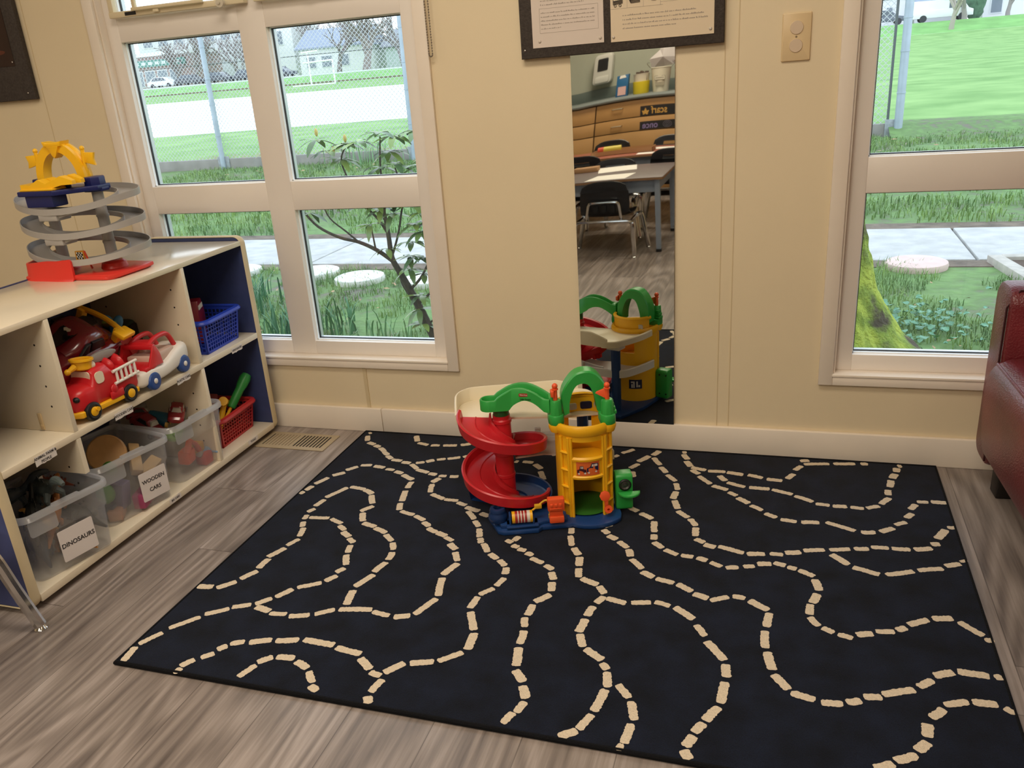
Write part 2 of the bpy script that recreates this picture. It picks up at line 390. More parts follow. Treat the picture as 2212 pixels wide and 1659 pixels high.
for k in range(9): fauxline(b,.148,.148+(.105 if k else .02),.104+.0046*k,.0024)
b.build('print_lines',ink2,q,smooth=0)
b=MB()
for x0,x1,z0,z1 in ((0,.138,.0800,.0806),(0,.138,.135,.1356),(.044,.0446,.08,.2),(.087,.0876,.08,.2),(.131,.1316,.08,.2),(.131,.258,.087,.0876),(.2575,.258,.087,.2)): b.box(x0,x1,-.0003,0,z0,z1)
b.build('ruled_grid',ink2,q,smooth=0)
b=MB()
def scrib(pts,r=.0007): b.tube([(p[0],-.0008,p[1]) for p in pts],r,4)
def ell(cx,cz,a,c,n=18,s0=0,s1=2*PI): return [(cx+a*math.cos(s0+(s1-s0)*i/n),cz+c*math.sin(s0+(s1-s0)*i/n)) for i in range(n+1)]
scrib([(.008,.098),(.032,.101),(.030,.128),(.008,.126),(.008,.098)]); scrib(ell(.018,.119,.003,.005),.0015); scrib(ell(.026,.118,.004,.005))
for k in range(5): scrib([(.007,.091+.002*k),(.033,.093+.002*k)])
scrib(ell(.013,.088,.003,.003)); scrib(ell(.026,.088,.003,.003))
for k in range(5): scrib([(.054-.001*k,.091+.002*k),(.078-.001*k,.092+.002*k),(.076,.122-.003*k),(.054,.119-.003*k),(.054-.001*k,.091+.002*k)])
scrib(ell(.116,.119,.009,.009)); scrib(ell(.116,.119,.0055,.006)); scrib(ell(.116,.119,.002,.003),.0014); scrib([(.1165,.11),(.114,.094),(.108,.0935),(.12,.0925)]); scrib(ell(.101,.113,.004,.005)); scrib([(.1015,.108),(.101,.1),(.097,.099),(.105,.0995)])
b.build('sketches',inkm,q)
for x,z in ((.259,.012),(.007,.012)): b=MB(); b.sphere((x,-.0005,z),(.004,.0025,.004)); b.build('push_pin',M('pin_plastic','c9bfb2',.2),q)
t=thing('pinboard','charcoal felt pinboard with a dark poster at the far left edge','pinboard',(-2.35,0,1.1845))
b=MB(); b.prism([(0,0),(.578,0.0),(.578,.62),(0,.62)],.002,.022,lambda u,v,h:(u,-h,v),bev=.004); b.build('board',feltm,t)
b=MB(); b.sphere((.552,-.0225,.022),(.003,.002,.003),10,8); b.build('screw',chrome,t)
q=thing('dark_poster','dark brown poster pinned on the far left pinboard','poster',(-2.25,-.0235,1.295))
b=MB(); b.box(0,.428,0,.0008,0,.4); b.build('sheet',M('poster_brown','2b1714',.4,var=.3,vscale=9),q,smooth=0)
b=MB(); b.prism(ell(.36,.045,.04,.008)[:-1],.0,.0005,lambda u,v,h:(u,-h,v)); b.build('orange_patch',M('poster_orange','5a2d1e',.5),q,smooth=0)
for x,z in ((.42,.012),(.40,.13)): b=MB(); b.sphere((x,-.0005,z),(.003,.002,.003)); b.build('push_pin',chrome,q)
# mirror: a thin acrylic sheet, a touch bowed towards its top left corner
b=MB(); nx,nz=14,40; MW,MH=.2855,1.16
Gf=[];Gb=[]
for j in range(nz+1):
    rf_=[];rb_=[]
    for i in range(nx+1):
        u=1-i/nx; w_=max(0,(j/nz-.45)/.55); bow=.0035*u*u*w_*w_
        y=-math.tan(math.radians(.4))*(MH*j/nz)*-1
        x=.1013+MW*i/nx; z=.0885+MH*j/nz
        yy=-.013+.0000+y+bow; rf_.append((x,yy,z)); rb_.append((x,yy+.003,z))
    Gf.append(b.vs(rf_)); Gb.append(b.vs(rb_))
b.mi=0
for j in range(nz):
    for i in range(nx):
        b.f([Gf[j][i],Gf[j][i+1],Gf[j+1][i+1],Gf[j+1][i]])
b.mi=1
for j in range(nz):
    for i in range(nx): b.f([Gb[j][i],Gb[j+1][i],Gb[j+1][i+1],Gb[j][i+1]])
def stitch(a,c):
    for k in range(len(a)-1): b.f([a[k],c[k],c[k+1],a[k+1]])
stitch(Gf[0],Gb[0]); stitch(Gf[nz],Gb[nz]); stitch([g[0] for g in Gf],[g[0] for g in Gb]); stitch([g[nx] for g in Gf],[g[nx] for g in Gb])
mir_o=b.build('wall_mirror',[M('mirror_face','d9dcd6',.015,1),M('mirror_back','6a655c',.5)])
tag(mir_o,'tall narrow frameless wall mirror standing on the baseboard below the pinboard','mirror')
# ------------------------------------------------------------------ rug
rm,nt,bs=nodes_mat('navy_rug_pile')
N=nt.nodes.new; LK=nt.links.new
tc=N('ShaderNodeTexCoord'); n1=N('ShaderNodeTexNoise'); n1.inputs['Scale'].default_value=560; n1.inputs['Detail'].default_value=3; LK(tc.outputs['Object'],n1.inputs['Vector'])
n2=N('ShaderNodeTexNoise'); n2.inputs['Scale'].default_value=14; n2.inputs['Detail'].default_value=4; LK(tc.outputs['Object'],n2.inputs['Vector'])
ad=N('ShaderNodeMath'); ad.operation='MULTIPLY'; LK(n1.outputs['Fac'],ad.inputs[0]); LK(n2.outputs['Fac'],ad.inputs[1])
rp=N('ShaderNodeValToRGB'); e=rp.color_ramp.elements; e[0].position=.12; e[0].color=lin('070a12'); e[1].position=.42; e[1].color=lin('161d2f'); LK(ad.outputs[0],rp.inputs[0]); LK(rp.outputs[0],bs.inputs['Base Color'])
bs.inputs['Roughness'].default_value=.95; bs.inputs['Specular IOR Level'].default_value=.15; bs.inputs['Sheen Weight'].default_value=.06
bp=N('ShaderNodeBump'); bp.inputs['Strength'].default_value=.35; bp.inputs['Distance'].default_value=.003; LK(n1.outputs['Fac'],bp.inputs['Height']); LK(bp.outputs[0],bs.inputs['Normal'])
cr=M('cream_rug_pile','dccbb2',.95,var=.12,vscale=300,bump=.5,bscale=420,spec=.15)
bindm=M('rug_binding','0c0d11',.9,bump=.4,bscale=250,spec=.2)
rug=thing('area_rug','large navy blue rug with cream dashed wandering lines','rug',(0,0,0))
R0,R1,RF,RB=-.690,1.135,-1.324,-.0255
b=MB()
b.box(R0+.012,R1-.012,RF+.012,RB-.003,.0005,.0085)
rr=random.Random(11)
b.mi=1
DASH="-660,-48,-652,-43;-654,-69,-637,-109;-627,-121,-597,-134;-593,-140,-571,-151;-566,-157,-539,-180;-540,-183,-515,-205;-515,-212,-491,-231;-486,-236,-451,-240;-445,-249,-415,-252;-675,-507,-667,-492;-665,-483,-658,-454;-658,-439,-636,-392;-629,-376,-600,-350;-604,-333,-577,-303;-571,-292,-536,-285;-525,-290,-487,-296;-476,-305,-448,-308;-440,-315,-411,-326;-406,-334,-361,-361;-358,-375,-355,-416;-354,-433,-338,-497;-337,-509,-324,-548;-316,-554,-270,-568;-579,-515,-543,-445;-585,-571,-576,-528;-589,-608,-578,-586;-582,-624,-578,-648;-573,-662,-561,-689;-554,-694,-542,-739;-535,-753,-551,-790;-535,-438,-482,-446;-481,-449,-447,-470;-446,-478,-419,-526;-410,-540,-434,-575;-423,-583,-401,-628;-396,-637,-352,-650;-350,-657,-308,-676;-567,-636,-508,-629;-499,-632,-457,-651;-457,-663,-430,-684;-431,-693,-400,-715;-398,-723,-374,-741;-376,-754,-367,-791;-365,-801,-343,-847;-339,-862,-352,-884;-343,-898,-361,-926;-367,-935,-417,-966;-305,-685,-273,-713;-268,-721,-251,-754;-248,-766,-244,-803;-244,-815,-256,-863;-251,-875,-274,-933;-271,-949,-260,-1007;-265,-572,-229,-592;-227,-601,-203,-621;-202,-630,-170,-647;-167,-648,-137,-661;-137,-667,-111,-682;-114,-696,-86,-720;-84,-734,-63,-773;-58,-784,-77,-840;-74,-853,-55,-928;-56,-940,-83,-1009;-92,-1016,-126,-1029;-140,-1027,-184,-1019;-190,-1013,-268,-1029;-279,-1032,-317,-1059;-329,-1064,-375,-1079;-549,-803,-572,-852;-564,-861,-567,-907;-562,-920,-585,-962;-589,-975,-623,-1010;-636,-1009,-677,-1014;-425,-975,-449,-1015;-457,-1022,-484,-1052;-494,-1056,-534,-1075;-538,-1083,-584,-1115;-589,-1128,-636,-1182;-641,-1201,-668,-1249;-476,-1061,-433,-1070;-427,-1078,-386,-1073;-669,-1261,-662,-1314;-523,-1308,-509,-1311;-502,-1269,-520,-1295;-471,-1240,-491,-1260;-458,-1210,-472,-1226;-426,-1189,-454,-1202;-367,-1169,-413,-1188;-306,-1155,-356,-1169;-294,-1151,-216,-1154;-207,-1161,-143,-1169;-370,-1297,-354,-1255;-356,-1245,-332,-1222;-323,-1220,-282,-1215;-272,-1224,-236,-1239;-227,-1248,-202,-1277;-202,-1289,-180,-1299;-137,-1183,-101,-1211;-96,-1220,-69,-1226;-60,-1236,-68,-1277;-70,-1291,-58,-1313;-66,-1215,-36,-1177;-24,-1175,23,-1158;33,-1155,75,-1116;187,-1074,199,-1133;201,-1147,227,-1177;229,-1190,245,-1224;247,-1234,238,-1265;233,-1268,222,-1299;-61,-607,-46,-649;-42,-653,-33,-678;-25,-679,0,-717;8,-723,34,-743;40,-748,63,-771;68,-778,74,-807;78,-823,68,-860;66,-871,41,-903;39,-912,35,-959;42,-973,72,-1036;77,-1047,81,-1104;30,-650,49,-661;58,-627,51,-650;53,-673,72,-680;73,-688,95,-692;98,-702,118,-710;118,-724,153,-741;161,-749,184,-764;184,-775,198,-806;196,-818,204,-854;205,-869,177,-904;176,-916,174,-958;171,-967,180,-1001;182,-1015,186,-1061;184,-559,190,-587;190,-598,205,-646;213,-655,233,-686;237,-695,244,-735;246,-746,254,-784;262,-788,305,-806;309,-812,328,-840;329,-852,317,-880;313,-894,306,-933;305,-945,300,-994;305,-1000,321,-1041;328,-1047,369,-1075;371,-1086,385,-1103;386,-1111,395,-1155;392,-1163,383,-1228;381,-1238,365,-1282;363,-1287,334,-1309;414,-1143,442,-1176;447,-1186,461,-1234;457,-1246,453,-1297;442,-1307,453,-1309;571,-968,611,-1022;614,-1035,619,-1073;617,-1089,613,-1151;610,-1164,589,-1205;587,-1214,572,-1241;572,-1250,560,-1279;559,-1289,570,-1309;693,-977,705,-1031;707,-1046,735,-1084;285,-520,268,-536;268,-552,285,-569;287,-579,312,-594;319,-603,346,-629;350,-636,361,-668;364,-680,397,-718;398,-732,428,-750;436,-754,478,-764;487,-767,522,-790;527,-799,560,-812;567,-818,604,-796;337,-857,382,-868;395,-863,437,-853;446,-849,481,-857;492,-860,536,-896;544,-916,566,-951;393,-484,401,-540;401,-552,405,-577;407,-590,432,-614;438,-621,472,-639;482,-639,510,-641;520,-643,544,-652;553,-658,580,-672;215,-107,227,-93;235,-76,267,-43;347,-43,331,-77;321,-84,294,-128;298,-145,277,-178;286,-199,295,-234;336,-94,363,-141;365,-155,387,-191;391,-204,420,-241;422,-254,432,-294;429,-305,426,-349;431,-358,445,-404;447,-416,478,-448;483,-454,502,-488;502,-497,506,-540;507,-555,530,-569;531,-577,559,-586;567,-580,627,-601;636,-603,677,-595;690,-592,719,-591;418,-42,429,-40;422,-57,439,-90;435,-103,452,-138;456,-143,498,-156;506,-161,554,-158;560,-160,605,-169;619,-167,659,-182;671,-186,712,-190;458,-160,481,-184;482,-198,519,-243;525,-253,567,-271;572,-284,594,-302;597,-314,628,-341;634,-352,664,-375;672,-390,701,-407;712,-416,750,-421;539,-186,559,-215;564,-225,613,-246;625,-246,679,-247;687,-249,740,-269;310,-414,342,-437;350,-447,386,-471;725,-580,760,-571;767,-562,815,-549;827,-547,873,-534;591,-675,618,-668;631,-662,655,-655;662,-644,693,-638;700,-631,725,-639;731,-644,750,-649;756,-652,789,-672;790,-686,799,-729;795,-744,783,-782;779,-788,777,-827;777,-837,795,-865;802,-871,823,-883;833,-887,860,-894;614,-790,640,-794;650,-800,691,-828;694,-840,689,-891;687,-907,689,-965;762,-52,786,-44;773,-72,841,-59;854,-56,912,-47;928,-45,946,-43;765,-84,746,-116;744,-141,726,-175;747,-277,792,-303;800,-314,834,-317;843,-319,877,-316;887,-317,918,-320;926,-316,957,-299;962,-286,987,-248;987,-200,985,-231;999,-140,993,-182;1015,-97,1004,-127;1022,-58,1019,-84;1026,-44,1036,-43;763,-421,806,-416;823,-410,890,-442;905,-447,937,-441;950,-436,982,-411;987,-394,1014,-375;1017,-352,1033,-326;1031,-303,1048,-274;1053,-258,1079,-256;1087,-252,1124,-251;884,-531,916,-525;923,-516,961,-512;969,-513,1009,-510;1019,-508,1058,-495;1059,-475,1078,-471;1076,-446,1101,-397;1108,-385,1125,-382;830,-567,866,-606;876,-616,931,-637;946,-634,1006,-608;1016,-602,1070,-584;1077,-571,1110,-555;1117,-537,1126,-545;869,-880,900,-869;907,-860,943,-853;949,-847,967,-834;973,-823,1013,-796;1023,-790,1062,-781;1073,-791,1111,-831;1119,-838,1126,-851;741,-1093,782,-1103;794,-1108,831,-1103;839,-1096,864,-1087;870,-1074,901,-1068;904,-1060,961,-1033;970,-1022,996,-997;1002,-983,1037,-964;1045,-960,1099,-962;1109,-963,1127,-961;1009,-1064,1049,-1046;1058,-1045,1098,-1042;1109,-1049,1124,-1060;981,-1105,1005,-1077;972,-1123,969,-1158;967,-1171,948,-1197;945,-1208,910,-1229;906,-1238,876,-1255;-480,-44,-458,-87;-451,-99,-411,-111;-399,-112,-370,-108;-357,-106,-312,-99;-299,-94,-269,-79;-397,-248,-372,-238;-367,-234,-346,-218;-338,-214,-313,-203;-305,-202,-269,-184;-259,-182,-248,-171;-409,-259,-377,-288;-376,-293,-331,-307;-326,-312,-300,-317;-288,-323,-265,-321;-253,-321,-227,-316;-280,-337,-294,-367;-289,-378,-275,-430;-267,-440,-219,-463;-215,-465,-174,-466;-172,-476,-141,-488;-138,-498,-93,-514;-84,-525,-56,-537;-124,-520,-91,-560;-87,-569,-65,-597;-83,-186,-73,-188;-58,-185,-25,-186;-16,-197,11,-225;14,-242,38,-293;33,-316,46,-319;-22,-86,-1,-92;4,-101,31,-125"
for d in DASH.split(';'):
    x0,y0,x1,y1=[int(v)/1000 for v in d.split(',')]
    if min(x0,x1)<R0+.01 or max(x0,x1)>R1-.01 or min(y0,y1)<RF+.012 or max(y0,y1)>RB-.004: 
        x0=min(max(x0,R0+.014),R1-.014); x1=min(max(x1,R0+.014),R1-.014); y0=min(max(y0,RF+.014),RB-.006); y1=min(max(y1,RF+.014),RB-.006)
    a=Vector((x0,y0)); c=Vector((x1,y1)); L=(c-a).length
    if L<.006: continue
    t=(c-a)/L; n=Vector((-t.y,t.x)); hw=.0089*rr.uniform(.9,1.12); k=max(4,int(L/.0035)); up=[];dn=[]
    bow=rr.uniform(-.0012,.0012)
    for i in range(k+1):
        s=i/k; p=a+t*(L*s); ee=.82 if i in (0,k) else 1.0
        o=n*(bow*math.sin(PI*s))
        up.append(p+o+n*(hw*ee+rr.uniform(-.0011,.0013))); dn.append(p+o-n*(hw*ee+rr.uniform(-.0009,.0010)))
    e0=[a-t*rr.uniform(0,.002)+n*hw*q for q in (-.4,0.1,.5)]; e1=[c+t*rr.uniform(0,.002)+n*hw*q for q in (.5,-.1,-.4)]
    # strip of quads keeps the patch clean
    U=b.vs([(p.x,p.y,.0093) for p in up]); D=b.vs([(p.x,p.y,.0093) for p in dn])
    for i in range(k): b.f([D[i],D[i+1],U[i+1],U[i]])
    E0=b.vs([(p.x,p.y,.0093) for p in e0]); E1=b.vs([(p.x,p.y,.0093) for p in e1])
    b.f([U[0]]+list(reversed(E0))+[D[0]]); b.f([D[k]]+list(reversed(E1))+[U[k]])
pile=b.build('pile',[rm,cr],rug,smooth=0)
b=MB(); z=.0052
b.tube([(R0+.01,RF+.01,z),(R1-.01,RF+.01,z),(R1-.01,RB-.004,z),(R0+.01,RB-.004,z)],.0062,8,loop=True)
b.build('binding',bindm,rug)
# ================================================================== toy shelf
def at0(b,o): b.X=Matrix.Translation(-o.location); return b
def P(n,c,r=.35,**k): return M('plastic_'+n,c,r,**k)
red=P('red','c8232a',.32); dred=P('dark_red','7a1420',.3); yel=P('yellow','efb51f',.35); blu=P('blue','1f3fae',.35); nav=P('navy','17336b',.32); grn=P('green','2f8f45',.35)
ora=P('orange','e8502c',.4); wht=P('white','e9e4dc',.35); grey=P('grey','8f8a86',.4); blk=P('black','111114',.45); bwheel=P('wheel_blue','22498f',.35); ivory=P('ivory','e6dac2',.4)
lam=M('cream_laminate','e2d6bf',.16,var=.03,vscale=4); edge=M('cream_edge_band','d6c6a2',.5,var=.05,vscale=10)
navp=M('navy_panel','38436f',.5,var=.08,vscale=30); navo=M('blue_panel','4a5488',.5,var=.06,vscale=30); sil=M('silver_toy','b9bcc0',.3,.8)
SX0,SX1,SY0,SY1,ST=-1.40,-1.02,-1.203,-.050,.697
sh=thing('toy_shelf','low cream and blue toy shelf with two rows of cubbies, standing under the left window','shelf',((SX0+SX1)/2,(SY0+SY1)/2,0))
for k,(ya,yb) in enumerate(((SY0,SY0+.030),(SY1-.028,SY1))):
    b=at0(MB(),sh); o_=rrect(SX0,SX1,.012,.712,.028,6); i_=rrect(SX0+.004,SX1-.004,.016,.708,.025,6)
    # cream band running round the panel
    R=[[(x,ya+.003,z) for x,z in i_],[(x,ya,z) for x,z in rrect(SX0+.002,SX1-.002,.014,.710,.026,6)],[(x,ya+.006,z) for x,z in o_],[(x,yb-.006,z) for x,z in o_],[(x,yb,z) for x,z in rrect(SX0+.002,SX1-.002,.014,.710,.026,6)],[(x,yb-.003,z) for x,z in i_]]
    b.rings(R,False,False,loop=False); p=b.build('edge_band',edge,sh)
    b=at0(MB(),sh); b.prism(rrect(SX0+.0045,SX1-.0045,.0165,.7075,.024,6),ya+.0035,yb-.0035,lambda u,v,h:(u,h,v)); b.build('end_panel',navo if k==0 else navp,sh)
y0,y1=SY0+.0305,SY1-.0285
b=at0(MB(),sh); b.box(SX0+.008,SX1,y0,y1,ST-.016,ST,.0015); b.build('top_board',lam,sh)
b=at0(MB(),sh); b.box(SX0+.008,SX1,y0,y1,.361,.380,.0015); b.build('middle_board',lam,sh)
b=at0(MB(),sh); b.box(SX0+.008,SX1,y0,y1,.022,.043,.0015); b.build('bottom_board',lam,sh)
b=at0(MB(),sh); b.box(SX0+.002,SX0+.008,y0,y1,.02,.70); b.build('back_panel',navp,sh)
D1,D2=(-.940,-.925),(-.403,-.3875)
hole=M('peg_hole','2a2018',.9)
for ya,yb in (D1,D2):
    for za,zb in ((.0435,.3605),(.3805,ST-.0165)):
        b=at0(MB(),sh); (b.prism([(SX0+.0085,za),(SX1-.17,za),(SX1-.17,.262),(SX1,.262),(SX1,zb),(SX0+.0085,zb)],ya,yb,lambda u,v,h:(u,h,v)) if (ya<-.9 and za<.2) else b.box(SX0+.0085,SX1,ya,yb,za,zb,.001)); d=b.build('divider',lam,sh)
        b=at0(MB(),sh)
        for xx in (SX1-.05,SX0+.07):
            for kk in range(4): 
                zz=za+.07+.055*kk; b.cyl((xx,yb+.0002,zz),(xx,yb-.001,zz),.003,n=10); b.cyl((xx,ya-.0002,zz),(xx,ya+.001,zz),.003,n=10)
        b.build('peg_hole',hole,sh,kind='stuff')
b=at0(MB(),sh)
b.box(SX1-.105,SX1-.092,D1[0]-.004,D1[0],.384,.43,.002); b.cyl((SX1-.0985,D1[0]-.006,.395),(SX1-.0985,D1[0]-.002,.395),.004,n=12); b.build('corner_bracket',M('bracket','cdb58c',.4),sh)
labm=M('label_paper','d9d2cc',.6); txtm=M('label_ink','2a2728',.8)
def shelf_label(ya,yb,za,zb,lines,tilt=0,size=.011):
    b=at0(MB(),sh); rr=random.Random(int(abs(ya)*1000)); n=8
    pts=[(ya+(yb-ya)*i/n,za+rr.uniform(-.0015,.0015)) for i in range(n+1)]+[(yb-(yb-ya)*i/n,zb+rr.uniform(-.0012,.0012)) for i in range(n+1)]
    b.prism(pts,SX1+.0002,SX1+.0009,lambda u,v,h:(h,u,v)); p=b.build('label_sticker',labm,sh,smooth=0)
    for i,t in enumerate(lines):
        zc=(za+zb)/2+(len(lines)-1)*.0062-.0124*i
        text(t,size,Vector((SX1+.0010,(ya+yb)/2,zc))-sh.location,(0,1,0),(0,0,1),txtm,p)
shelf_label(-1.078,-1.010,.349,.373,['ANIMAL FARM &','PEOPLE'],size=.0098)
shelf_label(-.795,-.724,.352,.371,['WOODEN CARS'],size=.0105)
shelf_label(-.524,-.460,.354,.372,['PLASTIC CARS'],size=.010)
shelf_label(-.236,-.176,.355,.373,['DINOSAURS'],size=.010)
shelf_label(-.670,-.616,.025,.041,['BIG CARS'],size=.009)
shelf_label(-.243,-.186,.026,.042,['TOOLS'],size=.010)
# ------------------------------------------------------------------ helpers for toys
def body(b,secs,n=24,p=3.2,flatbot=True):
    """loft along y; sec = (y, half width, z0, z1)"""
    R=[]
    for (y,hw,z0,z1) in secs:
        zc=(z0+z1)/2; hh=(z1-z0)/2; r=[]
        for i in range(n):
            t=2*PI*i/n; c,s=math.cos(t),math.sin(t)
            r.append((hw*math.copysign(abs(c)**(2/p),c),y,zc+hh*math.copysign(abs(s)**(2/p),s)))
        R.append(r)
    b.rings(R); return b
def wheel(parent,x,y,z,r,w,tm,hm,hubr=.45,stub=0,sx=1):
    b=MB(); A=roty(PI/2*sx)
    b.lathe([(0,-w/2),(r*.7,-w/2),(r*.93,-w*.42),(r,-w*.25),(r,w*.25),(r*.93,w*.42),(r*.72,w/2),(r*hubr,w*.42),(0,w*.42)],(x,y,z),26,A); t=b.build('wheel',tm,parent)
    b=MB(); b.lathe([(r*hubr,w*.40),(r*hubr,w*.5),(r*hubr*.8,w*.56),(0,w*.58)],(x,y,z),18,A)
    if stub: b.lathe([(.006,w*.5),(.006,w*.5+stub),(0,w*.5+stub)],(x,y+r*.28,z+r*.2),14,A)
    b.build('hub',hm,t); return t
# fire engine
ft=thing('toy_fire_engine','chunky red toy fire engine with white side ladder, black wheels and yellow basket','toy fire engine',(-1.071,-.785,.380),rz=math.radians(-3))
b=MB(); body(b,[(-.112,.020,.035,.062),(-.108,.034,.028,.078),(-.095,.045,.024,.090),(-.07,.050,.022,.096),(-.048,.051,.022,.094),(-.044,.050,.022,.100),(-.036,.048,.022,.126),(-.028,.047,.022,.132),(.018,.047,.022,.132),(.026,.048,.022,.120),(.034,.050,.022,.110),(.095,.050,.022,.106),(.108,.046,.024,.100),(.113,.03,.03,.09)],n=28,p=3.6)
b.build('body',red,ft)
b=MB(); body(b,[(-.114,.03,.018,.034),(-.1,.049,.015,.036),(.1,.053,.016,.032),(.114,.04,.018,.03)],p=5); b.build('bumper_skirt',yel,ft)
b=MB(); b.box(.0465,.0535,.0,.047,.03,.052,.004); b.sphere((.05,.018,.056),(.005,.012,.014)); b.build('side_step',red,ft)
for sx in (-1,1):
    b=MB(); b.prism(rrect(-.034,-.006,.088,.119,.009,4),sx*.0455,sx*.0495,lambda u,v,h:(h,u,v)); b.build('side_window',ivory,ft)
    b=MB(); b.sphere((sx*.020,-.012,.134),(.011,.012,.011)); b.build('roof_light',ivory,ft)
    b=MB(); b.sphere((sx*.034,-.100,.068),(.012,.008,.0085)); b.sphere((sx*.0365,-.1045,.0685),(.0065,.005,.0055)); b.build('headlamp',blk,ft)
b=MB(); b.prism(rrect(-.036,.036,.098,.124,.008,4),-.0415,-.039,lambda u,v,h:(u,h,v)); b.build('windscreen',ivory,ft)
b=MB(); b.sphere((0,.042,.112),(.042,.014,.026)); b.sphere((0,.078,.108),(.042,.013,.030)); b.build('seat_hump',red,ft)
b=MB()
for z in (.070,.104): b.tube([(.053,.022,z),(.053,.112,z+.004)],.0042,10)
for k in range(5): y=.034+.017*k; b.tube([(.053,y,.069),(.053,y,.107)],.0038,10)
b.build('ladder',wht,ft)
for y in (-.068,.068):
    for sx in (-1,1): wheel(ft,sx*.045,y,.0255,.0255,.022,blk,yel,.5,.007 if (y<0) else 0,sx)
b=MB(); R_=[]
for t in range(22): a=2*PI*t/22; R_.append((.055*math.cos(a)+.035 if math.cos(a)>0 else .04*math.cos(a)+.035,.013*math.sin(a)))
b.prism(R_,-.008,.006,lambda u,v,h:(h+.008,u,.142+v),bev=.003); b.tube([(.006,.055,.112),(.006,.05,.138)],.006,10); b.build('ladder_arm',grey,ft)
b=MB(); b.lathe([(0,0),(.021,0),(.024,.003),(.026,.022),(.031,.024),(.031,.029),(.026,.030),(.023,.027),(.020,.006),(0,.006)],(.008,-.032,.128),24,rotx(-.12)); b.tube([(.008,-.055,.142),(.008,-.075,.137)],[.009,.006],10); b.sphere((.008,-.080,.136),.0085); b.build('basket',yel,ft)
# white roadster with red frame
wc=thing('toy_roadster','open white toy car with red windscreen frame and blue wheels','toy car',(-1.066,-.560,.380),rz=math.radians(4))
b=MB(); body(b,[(-.126,.020,.03,.052),(-.122,.038,.022,.06),(-.108,.05,.017,.066),(-.07,.055,.016,.070),(-.02,.055,.016,.061),(.01,.055,.017,.064),(.05,.055,.02,.080),(.085,.054,.024,.089),(.115,.049,.030,.088),(.128,.040,.036,.078),(.132,.022,.045,.068)],n=28,p=4.2); b.build('body',wht,wc)
b=MB(); b.box(-.040,.040,-.052,.068,.062,.0915,.006); b.build('cockpit_floor',P('pale_pink','cdb0a0',.4),wc)
b=MB(); b.sphere((-.02,-.002,.093),(.011,.012,.016)); b.sphere((.022,-.002,.093),(.011,.012,.016)); b.build('peg_seat',P('pale_pink','cdb0a0',.4),wc)
b=MB(); body(b,[(-.100,.030,.058,.066),(-.092,.050,.056,.073),(-.06,.0535,.056,.077),(-.045,.0535,.058,.078),(-.04,.05,.06,.075)],p=4); b.build('bonnet_cover',red,wc)
b=MB()
for sx in (-1,1):
    b.prism([(-.082,.066),(-.012,.062),(-.018,.094),(-.030,.118),(-.044,.126),(-.052,.108),(-.066,.088)],sx*.0455,sx*.0525,lambda u,v,h:(h,u,v),bev=.002)
b.box(-.050,.050,-.050,-.028,.112,.126,.004)
pts=catmull([(.030,-.04,.119),(.030,-.01,.131),(.030,.03,.134),(.030,.06,.126),(.030,.083,.088)],5); b.tube(pts,[.0075]*len(pts),10); pts=[(-p[0],p[1],p[2]) for p in pts]; b.tube(pts,.0075,10); b.box(-.03,.03,-.04,.0,.118,.13,.004)
b.build('windscreen_frame',red,wc)
for y in (-.070,.082):
    for sx in (-1,1): wheel(wc,sx*.048,y,.0265,.0265,.02,bwheel,wht,.3,0,sx)
# large crimson car
rc=thing('toy_car','large glossy crimson toy car with black stripe and yellow spoiler, tipped behind the fire engine','toy car',(-1.205,-.752,.482),rot=(math.radians(2),math.radians(30),math.radians(4))); rc.scale=(1.0,1.0,1.08)
b=MB(); body(b,[(-.17,.03,.01,.03),(-.165,.06,.0,.045),(-.14,.078,-.01,.062),(-.09,.083,-.012,.078),(-.05,.084,-.012,.085),(.03,.083,-.012,.092),(.10,.082,-.01,.085),(.15,.074,0,.075),(.165,.05,.01,.06)],n=30,p=3); b.build('body',P('crimson','6f1220',.18,coat=.6),rc)
b=MB(); body(b,[(-.055,.045,.06,.088),(-.03,.060,.06,.105),(.01,.062,.06,.126),(.055,.060,.06,.128),(.10,.055,.06,.108),(.12,.045,.06,.088)],n=26,p=3); b.build('cabin',P('crimson','6f1220',.18,coat=.6),rc)
b=MB(); b.prism([(-.07,-.014),(-.01,-.024),(.08,-.024),(.10,-.014),(.10,.014),(.08,.024),(-.01,.024),(-.07,.014)],0,.004,lambda u,v,h:(v*.95,u,.1285+h-.55*max(0,.02-u)*(.62)-.45*max(0,u-.055)*.6)); b.build('black_stripe',P('gloss_black','0c0c0f',.12),rc)
b=MB(); b.prism([(-.012+.010*math.cos(t*.5)*(1 if t%2 else .6),.010*math.sin(t*.5)) for t in range(12)],0,.002,lambda u,v,h:(v,u,.1265+h)); b.build('silver_decal',M('decal','b5ae9c',.4),rc)
for sx in (-1,1):
    b=MB(); b.prism([(-.03,.083),(.005,.083),(.005,.112),(-.008,.112)],sx*.058,sx*.0675,lambda u,v,h:(h,u,v),bev=.002); b.prism([(.012,.083),(.075,.083),(.06,.108),(.012,.113)],sx*.058,sx*.0665,lambda u,v,h:(h,u,v),bev=.002); b.build('side_window',blk,rc)
    b=MB(); b.sphere((sx*.058,-.148,.04),(.020,.018,.013)); b.build('headlamp',M('headlamp_clear','c9c2ac',.15),rc)
    for y in (-.10,.105): wheel(rc,sx*.070,y,.004,.036,.03,blk,grey,.5,0,sx)
b=MB(); body(b,[(-.176,.04,-.012,.006),(-.17,.07,-.016,.012),(-.14,.086,-.018,.010),(-.125,.086,-.016,.004)],p=4); b.build('front_bumper',yel,rc)
